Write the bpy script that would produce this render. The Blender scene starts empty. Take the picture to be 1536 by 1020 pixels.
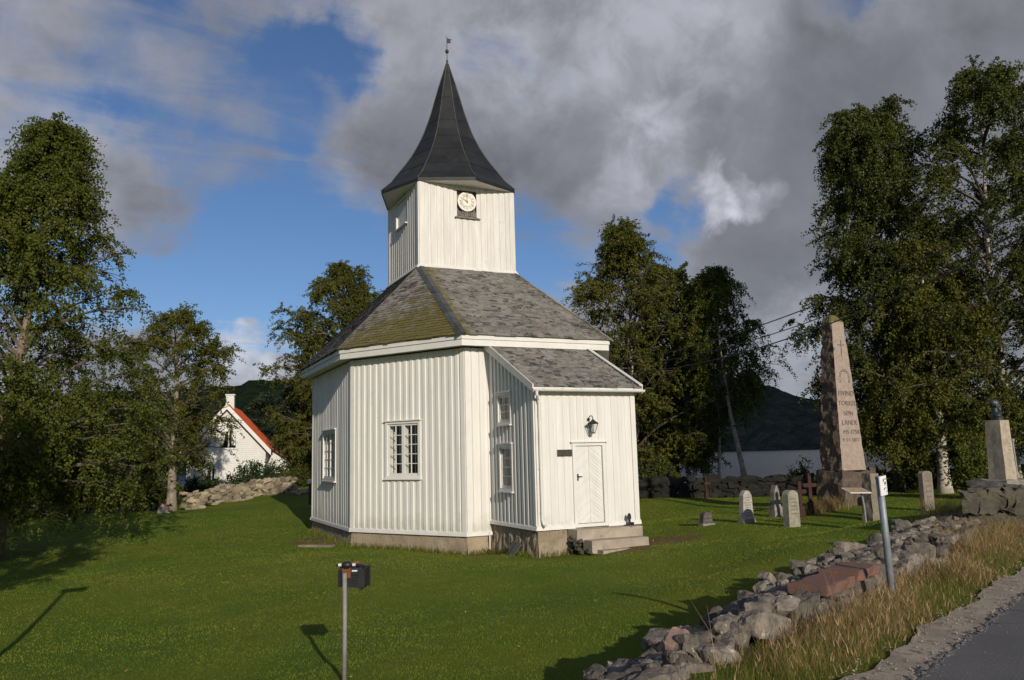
import bpy, math, random
import numpy as np
from mathutils import Vector, Matrix
S = bpy.context.scene
COL = S.collection
R_ = math.radians
PI = math.pi
rng = np.random.default_rng(7)
random.seed(7)

# ------------------------------------------------------------------ camera
F = 1209.8                                   # focal length in pixels of the 1536 px wide photo
YAW, PITCH, ROLL = 0.4402, 0.1417, -0.0250
CAM = np.array([-11.884, -31.189, 1.912])
_f = np.array([math.sin(YAW)*math.cos(PITCH), math.cos(YAW)*math.cos(PITCH), math.sin(PITCH)])
_r = np.array([math.cos(YAW), -math.sin(YAW), 0.0])
_u = np.cross(_r, _f)
_c, _s = math.cos(ROLL), math.sin(ROLL)
CR, CU, CF = _c*_r + _s*_u, -_s*_r + _c*_u, _f
cd = bpy.data.cameras.new('camera')
cam = bpy.data.objects.new('camera', cd); COL.objects.link(cam)
cd.sensor_fit = 'HORIZONTAL'; cd.sensor_width = 36.0; cd.lens = F/1536*36.0
cd.clip_start = 0.1; cd.clip_end = 20000
cam.matrix_world = Matrix(((CR[0], CU[0], -CF[0], CAM[0]), (CR[1], CU[1], -CF[1], CAM[1]), (CR[2], CU[2], -CF[2], CAM[2]), (0, 0, 0, 1)))
S.camera = cam

def at(u, v, d):
    "world point seen at photo pixel (u, v) at depth d metres"
    return CAM + CR*((u-768)/F*d) + CU*((510-v)/F*d) + CF*d
def ray(u, v):
    q = CR*((u-768)/F) + CU*((510-v)/F) + CF
    return q/np.linalg.norm(q)

# ------------------------------------------------------------------ light
SUN_EL, SUN_AZ = 18.5, 5.0                   # light travels towards heading 5 deg (from +Y towards +X)
sd = bpy.data.lights.new('sun', 'SUN'); sd.energy = 3.9; sd.angle = R_(0.53); sd.color = (1.0, 0.91, 0.77)
sun = bpy.data.objects.new('sun', sd); COL.objects.link(sun)
_h = R_(SUN_AZ); _e = R_(SUN_EL)
ldir = Vector((math.sin(_h)*math.cos(_e), math.cos(_h)*math.cos(_e), -math.sin(_e)))
sun.rotation_euler = ldir.to_track_quat('-Z', 'Y').to_euler()
S.view_settings.view_transform = 'Standard'; S.view_settings.look = 'None'
S.view_settings.exposure = 0.0; S.view_settings.gamma = 1.0

W = bpy.data.worlds.new('World'); S.world = W; W.use_nodes = True
SKY_STRENGTH = 0.07
def build_world():
    nt = W.node_tree; N = nt.nodes; L = nt.links
    N.clear()
    out = N.new('ShaderNodeOutputWorld'); bg = N.new('ShaderNodeBackground'); L.new(bg.outputs[0], out.inputs[0])
    bg.inputs[1].default_value = SKY_STRENGTH
    sky = N.new('ShaderNodeTexSky'); sky.sky_type = 'NISHITA'; sky.sun_disc = False
    sky.sun_elevation = R_(SUN_EL); sky.sun_rotation = R_(180+SUN_AZ)
    sky.altitude = 200; sky.air_density = 1.0; sky.dust_density = 0.3; sky.ozone_density = 3.0
    tc = N.new('ShaderNodeTexCoord')
    def math_(op, a, b=None, c=None):
        n = N.new('ShaderNodeMath'); n.operation = op
        for i, x in enumerate((a, b, c)):
            if x is None: continue
            if isinstance(x, (int, float)): n.inputs[i].default_value = x
            else: L.new(x, n.inputs[i])
        return n.outputs[0]
    def mrange(x, a, b, c, d, smooth=True):
        n = N.new('ShaderNodeMapRange'); n.interpolation_type = 'SMOOTHSTEP' if smooth else 'LINEAR'
        L.new(x, n.inputs[0])
        for i, y in enumerate((a, b, c, d)): n.inputs[i+1].default_value = y
        return n.outputs[0]
    nrm = N.new('ShaderNodeVectorMath'); nrm.operation = 'NORMALIZE'; L.new(tc.outputs['Generated'], nrm.inputs[0])
    D = nrm.outputs[0]
    sep = N.new('ShaderNodeSeparateXYZ'); L.new(D, sep.inputs[0])
    zz = math_('ADD', math_('MAXIMUM', sep.outputs[2], 0.0), 0.16)
    cx, cy = math_('DIVIDE', sep.outputs[0], zz), math_('DIVIDE', sep.outputs[1], zz)
    cmb = N.new('ShaderNodeCombineXYZ'); L.new(cx, cmb.inputs[0]); L.new(cy, cmb.inputs[1])
    def noise(vec, scale, detail, rough, off, dist=0.0):
        mp = N.new('ShaderNodeMapping'); mp.inputs['Location'].default_value = off; L.new(vec, mp.inputs[0])
        n = N.new('ShaderNodeTexNoise'); n.inputs['Scale'].default_value = scale; n.inputs['Detail'].default_value = detail
        n.inputs['Roughness'].default_value = rough; n.inputs['Distortion'].default_value = dist
        L.new(mp.outputs[0], n.inputs['Vector']); return n.outputs['Fac']
    def bumps(lst):
        tot = None
        for u, v, rad, w in lst:
            c = ray(u, v)
            dt = N.new('ShaderNodeVectorMath'); dt.operation = 'DOT_PRODUCT'; L.new(D, dt.inputs[0]); dt.inputs[1].default_value = tuple(c)
            b = mrange(dt.outputs['Value'], math.cos(R_(rad)), 1.0, 0.0, w)
            tot = b if tot is None else math_('ADD', tot, b)
        return tot
    # the outline of every cloud bank is broken up by warping the direction first
    wn = N.new('ShaderNodeTexNoise'); wn.inputs['Scale'].default_value = 5.5; wn.inputs['Detail'].default_value = 7; wn.inputs['Roughness'].default_value = 0.6; L.new(D, wn.inputs['Vector'])
    ws = N.new('ShaderNodeVectorMath'); ws.operation = 'SUBTRACT'; L.new(wn.outputs['Color'], ws.inputs[0]); ws.inputs[1].default_value = (0.5, 0.5, 0.5)
    wm = N.new('ShaderNodeVectorMath'); wm.operation = 'SCALE'; L.new(ws.outputs[0], wm.inputs[0]); wm.inputs['Scale'].default_value = 0.24
    wa = N.new('ShaderNodeVectorMath'); wa.operation = 'ADD'; L.new(D, wa.inputs[0]); L.new(wm.outputs[0], wa.inputs[1])
    wN = N.new('ShaderNodeVectorMath'); wN.operation = 'NORMALIZE'; L.new(wa.outputs[0], wN.inputs[0]); D0 = D; D = wN.outputs[0]
    n1 = noise(cmb.outputs[0], 1.55, 9, 0.55, (3.1, 1.7, 0.0), 0.2)
    n2 = noise(D0, 6.5, 8, 0.54, (0.3, 2.2, 5.0), 0.2)
    rot = N.new('ShaderNodeMapping'); rot.inputs['Rotation'].default_value = (0, 0, R_(-38)); rot.inputs['Scale'].default_value = (0.8, 3.0, 1.0); L.new(cmb.outputs[0], rot.inputs[0])
    n5 = noise(rot.outputs[0], 1.6, 8, 0.58, (2.0, 4.0, 1.0), 0.6)
    base = math_('ADD', math_('ADD', math_('MULTIPLY', n1, 0.40), math_('MULTIPLY', n2, 0.42)), math_('ADD', math_('MULTIPLY', n5, 0.58), -0.08))
    cov = bumps([(320, 385, 15, -0.19), (240, 240, 6, -0.08), (430, 150, 6, -0.20), (525, 95, 4.5, -0.24), (210, 80, 6, -0.18), (350, 230, 7, -0.05), (1055, 268, 4.5, -0.30), (790, 400, 8, -0.30), (1000, 350, 5, -0.24), (560, 420, 8, -0.12), (765, 110, 4.5, -0.26), (1285, 0, 4.5, -0.34), (930, 345, 6, -0.16),
                 (80, 160, 10, 0.14), (300, 0, 13, 0.15), (440, 275, 6, 0.12), (930, 110, 22, 0.22), (650, 30, 10, 0.10), (1220, 430, 20, 0.26), (840, 250, 8, 0.15), (1430, 120, 20, 0.22), (160, 275, 5, 0.19), (320, 195, 6, 0.16), (480, 190, 4, 0.05), (300, 285, 3, 0.10),
                 (385, 555, 5.0, 0.36), (230, 600, 6, 0.28), (100, 620, 8, 0.25), (520, 600, 6, 0.22), (1150, 330, 6, 0.12), (600, 280, 9, 0.09)])
    dens = math_('ADD', base, cov)
    alpha = mrange(dens, 0.50, 0.80, 0.0, 0.95)
    n3 = noise(D0, 5.5, 9, 0.56, (9.0, 1.0, 2.0), 0.3)
    n4 = noise(D0, 15.0, 7, 0.60, (1.0, 7.0, 2.0), 0.4)
    lum = math_('ADD', math_('MULTIPLY', math_('SUBTRACT', n3, 0.5), 0.36), math_('MULTIPLY', math_('SUBTRACT', n4, 0.5), 0.09))
    thick = mrange(dens, 0.60, 1.0, 0.05, -0.03)
    lum = math_('ADD', math_('ADD', lum, thick), 0.255)
    hi = bumps([(1085, 300, 2.2, 0.26), (1135, 285, 2.2, 0.22), (1170, 280, 2.0, 0.12), (940, 240, 4.5, 0.14), (390, 520, 4.6, 0.28), (1190, 545, 4.5, 0.13), (620, 30, 12, 0.07), (930, 40, 14, 0.10), (60, 150, 9, 0.07), (470, 290, 5, 0.08), (1020, 60, 8, 0.05),
                (835, 250, 8, -0.05), (1180, 430, 10, -0.03), (640, 270, 6, -0.06), (1230, 150, 9, -0.03)])
    lum = math_('ADD', lum, math_('MULTIPLY', hi, mrange(n4, 0.36, 0.62, 0.5, 1.2)))
    lum = math_('MAXIMUM', lum, 0.095)
    cc = N.new('ShaderNodeCombineXYZ')
    L.new(math_('MULTIPLY', lum, 0.96/SKY_STRENGTH), cc.inputs[0]); L.new(math_('MULTIPLY', lum, 0.98/SKY_STRENGTH), cc.inputs[1]); L.new(math_('MULTIPLY', lum, 1.10/SKY_STRENGTH), cc.inputs[2])
    mix = N.new('ShaderNodeMix'); mix.data_type = 'RGBA'
    tint = N.new('ShaderNodeMix'); tint.data_type = 'RGBA'; tint.blend_type = 'MULTIPLY'; tint.inputs[0].default_value = 1.0; L.new(sky.outputs[0], tint.inputs[6]); tint.inputs[7].default_value = (0.92, 1.03, 1.24, 1)
    L.new(alpha, mix.inputs[0]); L.new(tint.outputs[2], mix.inputs[6]); L.new(cc.outputs[0], mix.inputs[7])
    L.new(mix.outputs[2], bg.inputs[0])
build_world()

# ------------------------------------------------------------------ materials
def new_mat(name):
    m = bpy.data.materials.new(name); m.use_nodes = True
    nt = m.node_tree; N = nt.nodes; L = nt.links
    return m, nt, N, L, N['Principled BSDF']
def n_noise(N, L, vec, scale, detail=5, rough=0.6, stretch=None):
    n = N.new('ShaderNodeTexNoise'); n.inputs['Scale'].default_value = scale; n.inputs['Detail'].default_value = detail; n.inputs['Roughness'].default_value = rough
    if stretch:
        mp = N.new('ShaderNodeMapping'); mp.inputs['Scale'].default_value = stretch; L.new(vec, mp.inputs[0]); vec = mp.outputs[0]
    L.new(vec, n.inputs['Vector']); return n.outputs['Fac']
def n_ramp(N, L, fac, a, b):
    n = N.new('ShaderNodeMapRange'); n.interpolation_type = 'SMOOTHSTEP'; L.new(fac, n.inputs[0]); n.inputs[1].default_value = a; n.inputs[2].default_value = b; return n.outputs[0]
def n_mix(N, L, fac, a, b, blend='MIX'):
    n = N.new('ShaderNodeMix'); n.data_type = 'RGBA'; n.blend_type = blend
    for i, x in ((0, fac), (6, a), (7, b)):
        if isinstance(x, (int, float)): n.inputs[i].default_value = x
        elif isinstance(x, tuple): n.inputs[i].default_value = (*x, 1.0)
        else: L.new(x, n.inputs[i])
    return n.outputs[2]
def n_attr(N, name='rnd'):
    a = N.new('ShaderNodeAttribute'); a.attribute_name = name; return a.outputs['Fac']
def n_math(N, L, op, a, b):
    n = N.new('ShaderNodeMath'); n.operation = op
    for i, x in enumerate((a, b)):
        if isinstance(x, (int, float)): n.inputs[i].default_value = x
        else: L.new(x, n.inputs[i])
    return n.outputs[0]

def mat(name, c1, c2=None, scale=3.0, rough=0.7, bump=0.0, bscale=None, c3=None, s3=1.0, t3=(0.55, 0.7), rnd=0.0, metallic=0.0, stretch=None, spec=0.4, bdist=0.02, detail=6):
    m, nt, N, L, P = new_mat(name)
    tc = N.new('ShaderNodeTexCoord'); v = tc.outputs['Object']
    c2 = c2 or tuple(x*0.8 for x in c1)
    col = n_mix(N, L, n_ramp(N, L, n_noise(N, L, v, scale, detail, 0.62, stretch), 0.32, 0.68), c1, c2)
    if c3: col = n_mix(N, L, n_ramp(N, L, n_noise(N, L, v, s3, 7, 0.65), *t3), col, c3)
    if rnd > 0:
        g = n_math(N, L, 'ADD', n_math(N, L, 'MULTIPLY', n_attr(N), 2*rnd), 1.0-rnd)
        cb = N.new('ShaderNodeCombineXYZ')
        for i in range(3): L.new(g, cb.inputs[i])
        col = n_mix(N, L, 1.0, col, cb.outputs[0], 'MULTIPLY')
    L.new(col, P.inputs['Base Color'])
    P.inputs['Roughness'].default_value = rough; P.inputs['Metallic'].default_value = metallic; P.inputs['Specular IOR Level'].default_value = spec
    if bump > 0:
        b = N.new('ShaderNodeBump'); b.inputs['Strength'].default_value = bump; b.inputs['Distance'].default_value = bdist
        L.new(n_noise(N, L, v, bscale or scale*4, 8, 0.65, stretch), b.inputs['Height']); L.new(b.outputs[0], P.inputs['Normal'])
    return m

def leaf_mat(name, ca, cb, cy=None, yfrac=0.97, trans=0.35, rough=0.5):
    m, nt, N, L, P = new_mat(name)
    a = n_attr(N)
    col = n_mix(N, L, a, ca, cb)
    if cy: col = n_mix(N, L, n_math(N, L, 'GREATER_THAN', a, yfrac), col, cy)
    L.new(col, P.inputs['Base Color']); P.inputs['Roughness'].default_value = rough; P.inputs['Specular IOR Level'].default_value = 0.25
    t = N.new('ShaderNodeBsdfTranslucent'); L.new(n_mix(N, L, 0.3, col, (0.10, 0.12, 0.01)), t.inputs[0])
    mx = N.new('ShaderNodeMixShader'); mx.inputs[0].default_value = trans
    L.new(P.outputs[0], mx.inputs[1]); L.new(t.outputs[0], mx.inputs[2]); L.new(mx.outputs[0], N['Material Output'].inputs[0])
    return m

MT = {}
MT['board'] = mat('white_boarding', (0.70, 0.68, 0.64), (0.64, 0.62, 0.58), 1.3, 0.55, 0.25, 9, c3=(0.53, 0.515, 0.475), s3=1.6, t3=(0.62, 0.80), rnd=0.045, stretch=(4, 4, 0.5), bdist=0.01)
def grime(m):
    "green-grey splash dirt along the lowest boards and faint drip streaks"
    nt = m.node_tree; N = nt.nodes; L = nt.links; P = N['Principled BSDF']; src = P.inputs['Base Color'].links[0].from_socket
    tc = N.new('ShaderNodeTexCoord'); v = tc.outputs['Object']; sp = N.new('ShaderNodeSeparateXYZ'); L.new(v, sp.inputs[0])
    h = n_math(N, L, 'ADD', sp.outputs[2], n_math(N, L, 'MULTIPLY', n_noise(N, L, v, 2.2, 6, 0.7), -1.5))
    col = n_mix(N, L, n_math(N, L, 'MULTIPLY', n_ramp(N, L, h, -0.55, -1.25), 0.55), src, (0.42, 0.40, 0.33))
    dr = n_ramp(N, L, n_noise(N, L, v, 3.2, 5, 0.7, (5, 5, 0.22)), 0.60, 0.78)
    L.new(n_mix(N, L, n_math(N, L, 'MULTIPLY', dr, 0.40), col, (0.50, 0.475, 0.42)), P.inputs['Base Color'])
grime(MT['board'])
MT['oldboard'] = mat('weathered_boarding', (0.69, 0.665, 0.625), (0.60, 0.57, 0.52), 1.6, 0.6, 0.35, 9, c3=(0.45, 0.39, 0.32), s3=2.0, t3=(0.60, 0.80), rnd=0.06, stretch=(4, 4, 0.5), bdist=0.01)
MT['trim'] = mat('white_trim_paint', (0.70, 0.68, 0.64), (0.64, 0.62, 0.58), 2.0, 0.5, 0.1, 20, c3=(0.60, 0.57, 0.50), s3=2.5, t3=(0.64, 0.80))
MT['plaster'] = mat('roughcast_plaster', (0.42, 0.335, 0.235), (0.29, 0.23, 0.16), 1.4, 0.95, 1.0, 22, c3=(0.19, 0.165, 0.12), s3=3.5, t3=(0.56, 0.74), bdist=0.06)
MT['concrete'] = mat('stained_concrete', (0.40, 0.335, 0.265), (0.28, 0.235, 0.185), 2.2, 0.9, 0.5, 30, c3=(0.10, 0.09, 0.075), s3=4, t3=(0.6, 0.75))
MT['iron'] = mat('black_iron', (0.012, 0.012, 0.013), (0.02, 0.018, 0.016), 8, 0.55, 0.3, 40)
MT['rust'] = mat('rusty_iron', (0.060, 0.024, 0.016), (0.030, 0.015, 0.012), 8, 0.9, 0.6, 30)
MT['steel'] = mat('galvanised_steel', (0.25, 0.27, 0.29), (0.19, 0.21, 0.23), 6, 0.5, 0.15, 40, metallic=0.25)
MT['darkgap'] = mat('dark_niche', (0.02, 0.018, 0.016), None, 3, 0.9)
MT['greywood'] = mat('bare_grey_wood', (0.24, 0.21, 0.19), (0.13, 0.115, 0.10), 6, 0.85, 0.5, 20)
MT['plaque'] = mat('dark_plaque', (0.035, 0.03, 0.022), (0.06, 0.05, 0.035), 8, 0.5, 0.3, 30)
MT['floor'] = mat('dark_floor', (0.03, 0.022, 0.015), None, 3, 0.7)
MT['curtain'] = mat('white_reveal', (0.72, 0.70, 0.66), None, 3, 0.8)
MT['spire'] = mat('dark_spire_sheets', (0.013, 0.0135, 0.015), (0.021, 0.022, 0.023), 1.4, 0.55, 0.35, 5, c3=(0.036, 0.039, 0.035), s3=1.1, t3=(0.56, 0.78), rnd=0.16, spec=0.35)
MT['spiretop'] = mat('weathered_spire_edge', (0.075, 0.08, 0.065), (0.04, 0.042, 0.036), 3, 0.7, 0.3, 9)
MT['cap'] = mat('dark_hip_cap', (0.040, 0.043, 0.045), (0.07, 0.075, 0.07), 4, 0.6, 0.4, 12, rnd=0.25)
MT['clock'] = mat('white_dial', (0.78, 0.74, 0.66), (0.70, 0.65, 0.56), 4, 0.5)
MT['ink'] = mat('faded_black_paint', (0.10, 0.095, 0.09), None, 3, 0.7)
MT['brass'] = mat('dull_brass', (0.18, 0.12, 0.05), None, 5, 0.45, metallic=0.8)
MT['vane'] = mat('dark_vane', (0.03, 0.032, 0.036), None, 5, 0.6)
MT['slate'] = None
def slate_mat():
    m, nt, N, L, P = new_mat('grey_slates')
    tc = N.new('ShaderNodeTexCoord'); v = tc.outputs['Object']
    r = n_attr(N)
    col = n_mix(N, L, r, (0.132, 0.119, 0.104), (0.31, 0.284, 0.252))
    dark = n_math(N, L, 'GREATER_THAN', n_math(N, L, 'ADD', r, n_math(N, L, 'MULTIPLY', n_noise(N, L, v, 0.9, 3), 1.2)), 1.46)
    col = n_mix(N, L, dark, col, (0.058, 0.058, 0.058))
    col = n_mix(N, L, n_ramp(N, L, n_noise(N, L, v, 9, 6, 0.7), 0.45, 0.7), col, (0.26, 0.245, 0.22))
    mo = n_math(N, L, 'ADD', n_attr(N, 'moss'), n_math(N, L, 'MULTIPLY', n_math(N, L, 'SUBTRACT', n_noise(N, L, v, 2.2, 7, 0.7), 0.5), 1.5))
    mf = n_ramp(N, L, mo, 0.35, 0.85)
    col = n_mix(N, L, mf, col, n_mix(N, L, n_noise(N, L, v, 14, 4), (0.095, 0.078, 0.022), (0.19, 0.16, 0.055)))
    L.new(col, P.inputs['Base Color']); P.inputs['Roughness'].default_value = 0.75; P.inputs['Specular IOR Level'].default_value = 0.3
    b = N.new('ShaderNodeBump'); b.inputs['Strength'].default_value = 0.6; b.inputs['Distance'].default_value = 0.02
    L.new(n_noise(N, L, v, 16, 7, 0.7), b.inputs['Height']); L.new(b.outputs[0], P.inputs['Normal'])
    return m
MT['slate'] = slate_mat()
def glass_mat():
    m, nt, N, L, P = new_mat('window_glass')
    N.remove(P)
    g = N.new('ShaderNodeBsdfGlossy'); g.inputs['Roughness'].default_value = 0.03; g.inputs[0].default_value = (0.9, 0.9, 0.9, 1)
    t = N.new('ShaderNodeBsdfTransparent'); t.inputs[0].default_value = (0.93, 0.95, 0.93, 1)
    lw = N.new('ShaderNodeLayerWeight'); lw.inputs[0].default_value = 0.5
    fr = n_math(N, L, 'ADD', n_math(N, L, 'MULTIPLY', n_math(N, L, 'POWER', lw.outputs['Facing'], 5.0), 0.94), 0.045)
    mx = N.new('ShaderNodeMixShader'); L.new(fr, mx.inputs[0]); L.new(t.outputs[0], mx.inputs[1]); L.new(g.outputs[0], mx.inputs[2])
    L.new(mx.outputs[0], N['Material Output'].inputs[0])
    return m
MT['glass'] = glass_mat()
MT['granite'] = mat('pale_pink_granite', (0.37, 0.29, 0.24), (0.28, 0.22, 0.185), 9, 0.85, 0.55, 26, c3=(0.12, 0.10, 0.085), s3=3, t3=(0.6, 0.8), bdist=0.02)
MT['granite_rough'] = mat('rough_brown_granite', (0.15, 0.11, 0.085), (0.085, 0.065, 0.05), 5, 0.95, 1.0, 9, c3=(0.20, 0.17, 0.14), s3=5, t3=(0.62, 0.78), bdist=0.08)
MT['mossy'] = mat('moss_cap', (0.10, 0.085, 0.03), (0.14, 0.12, 0.05), 8, 0.95, 0.8, 30)
MT['stone'] = mat('lichened_fieldstone', (0.205, 0.175, 0.142), (0.095, 0.081, 0.066), 5.5, 0.92, 1.0, 17, c3=(0.36, 0.325, 0.26), s3=9.0, t3=(0.56, 0.70), rnd=0.42, bdist=0.03)
MT['redstone'] = mat('red_flagstone', (0.19, 0.085, 0.06), (0.13, 0.085, 0.065), 6, 0.85, 0.5, 18, c3=(0.13, 0.10, 0.08), s3=4, t3=(0.6, 0.75))
MT['pinkstone'] = mat('pink_feldspar_stone', (0.36, 0.22, 0.17), (0.24, 0.16, 0.125), 5, 0.9, 0.6, 18)
MT['darkstone'] = mat('shade_dark_mossy_stone', (0.018, 0.017, 0.013), (0.010, 0.010, 0.008), 2, 0.95, 0.7, 9, rnd=0.35, bdist=0.03)  # mossy stone, its colour darkened to stand for shade on the far wall
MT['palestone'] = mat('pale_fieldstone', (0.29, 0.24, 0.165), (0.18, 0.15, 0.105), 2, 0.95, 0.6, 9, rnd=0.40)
MT['grave_white'] = mat('pale_marble', (0.42, 0.385, 0.34), (0.30, 0.275, 0.24), 6, 0.7, 0.3, 30, c3=(0.20, 0.19, 0.16), s3=9, t3=(0.6, 0.75))
MT['grave_grey'] = mat('weathered_grey_stone', (0.26, 0.235, 0.20), (0.15, 0.14, 0.115), 7, 0.9, 0.5, 30, c3=(0.33, 0.31, 0.27), s3=9, t3=(0.58, 0.72))
MT['grave_lichen'] = mat('lichened_gravestone', (0.33, 0.31, 0.235), (0.21, 0.20, 0.15), 8, 0.9, 0.5, 30, c3=(0.14, 0.14, 0.115), s3=9, t3=(0.58, 0.72))
MT['grave_dark'] = mat('dark_gravestone', (0.05, 0.047, 0.043), (0.09, 0.08, 0.07), 6, 0.7, 0.3, 30)
MT['grave_brown'] = mat('brown_stele_stone', (0.24, 0.20, 0.15), (0.17, 0.14, 0.11), 5, 0.85, 0.4, 24)
MT['slab'] = mat('plinth_slab', (0.10, 0.088, 0.066), (0.05, 0.045, 0.034), 2.5, 0.92, 0.9, 9, c3=(0.10, 0.10, 0.045), s3=3.0, t3=(0.52, 0.7), bdist=0.05)
MT['pedestal'] = mat('pale_granite_pedestal', (0.42, 0.36, 0.27), (0.30, 0.25, 0.18), 7, 0.8, 0.3, 26, c3=(0.30, 0.19, 0.10), s3=3, t3=(0.62, 0.78))
MT['bronze'] = mat('dark_bronze', (0.035, 0.042, 0.042), (0.06, 0.075, 0.07), 9, 0.5, 0.2, 30, metallic=0.5)
MT['signwhite'] = mat('white_sign', (0.75, 0.75, 0.73), None, 3, 0.5)
MT['signbrown'] = mat('printed_panel', (0.42, 0.30, 0.19), (0.34, 0.24, 0.16), 6, 0.4)
MT['blackplastic'] = mat('black_plastic', (0.012, 0.012, 0.014), (0.02, 0.02, 0.022), 9, 0.45)
MT['brownpaint'] = mat('brown_bracket', (0.16, 0.06, 0.022), None, 6, 0.7)
MT['alupost'] = mat('dull_grey_post', (0.25, 0.235, 0.21), (0.19, 0.18, 0.16), 9, 0.6, 0.2, 30)
MT['housewhite'] = mat('house_white', (0.66, 0.645, 0.61), (0.60, 0.585, 0.55), 2, 0.7)
MT['redroof'] = mat('red_roof_tiles', (0.46, 0.075, 0.022), (0.36, 0.06, 0.02), 1.5, 0.7, 0.5, 8)
MT['brownroof'] = mat('brown_roof', (0.10, 0.045, 0.03), None, 2, 0.7)
MT['bark_birch'] = mat('birch_bark', (0.52, 0.47, 0.40), (0.36, 0.31, 0.25), 3, 0.85, 0.6, 12, c3=(0.035, 0.03, 0.026), s3=4.5, t3=(0.55, 0.64), stretch=(1, 1, 2.2))
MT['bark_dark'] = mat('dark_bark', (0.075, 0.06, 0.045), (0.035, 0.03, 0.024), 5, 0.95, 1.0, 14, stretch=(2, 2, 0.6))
MT['bark_brown'] = mat('tan_bark', (0.26, 0.19, 0.13), (0.12, 0.09, 0.065), 4, 0.9, 0.8, 12)
MT['bark_limb'] = mat('grey_brown_limbs', (0.15, 0.12, 0.09), (0.06, 0.05, 0.04), 4, 0.9)
MT['twig'] = mat('dark_twigs', (0.055, 0.042, 0.032), (0.03, 0.025, 0.02), 5, 0.9)
MT['bark_pale'] = mat('pale_grey_bark', (0.30, 0.25, 0.19), (0.17, 0.14, 0.105), 5, 0.95, 1.0, 14, stretch=(2, 2, 0.6))
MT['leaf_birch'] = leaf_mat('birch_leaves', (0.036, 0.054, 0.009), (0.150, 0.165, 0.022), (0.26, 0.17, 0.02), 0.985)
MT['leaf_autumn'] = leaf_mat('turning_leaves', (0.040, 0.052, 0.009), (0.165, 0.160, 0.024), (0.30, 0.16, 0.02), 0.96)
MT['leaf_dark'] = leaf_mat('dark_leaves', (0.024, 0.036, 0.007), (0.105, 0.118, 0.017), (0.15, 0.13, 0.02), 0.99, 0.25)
MT['needle'] = leaf_mat('pine_needles', (0.012, 0.022, 0.010), (0.035, 0.050, 0.022), None, trans=0.1)
MT['leaf_hedge'] = leaf_mat('hedge_leaves', (0.014, 0.030, 0.008), (0.045, 0.075, 0.016), None, trans=0.2)
MT['blade'] = leaf_mat('lawn_blades', (0.130, 0.185, 0.020), (0.225, 0.255, 0.032), None, 0.985, trans=0.35, rough=0.6)
MT['dryblade'] = leaf_mat('dry_grass', (0.24, 0.15, 0.055), (0.48, 0.33, 0.16), (0.14, 0.18, 0.03), 0.84, trans=0.35, rough=0.7)
MT['greenblade'] = leaf_mat('verge_grass', (0.085, 0.125, 0.014), (0.20, 0.205, 0.030), (0.36, 0.24, 0.09), 0.86, trans=0.35, rough=0.7)
MT['seedhead'] = leaf_mat('seed_heads', (0.27, 0.17, 0.09), (0.44, 0.31, 0.18), None, trans=0.3, rough=0.8)
MT['flower'] = mat('red_flowers', (0.45, 0.02, 0.02), None, 5, 0.7)
MT['wire'] = mat('grey_cable', (0.07, 0.07, 0.07), None, 5, 0.6)
MT['pole'] = mat('tarred_pole', (0.10, 0.075, 0.05), None, 3, 0.9, 0.5, 12)

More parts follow.
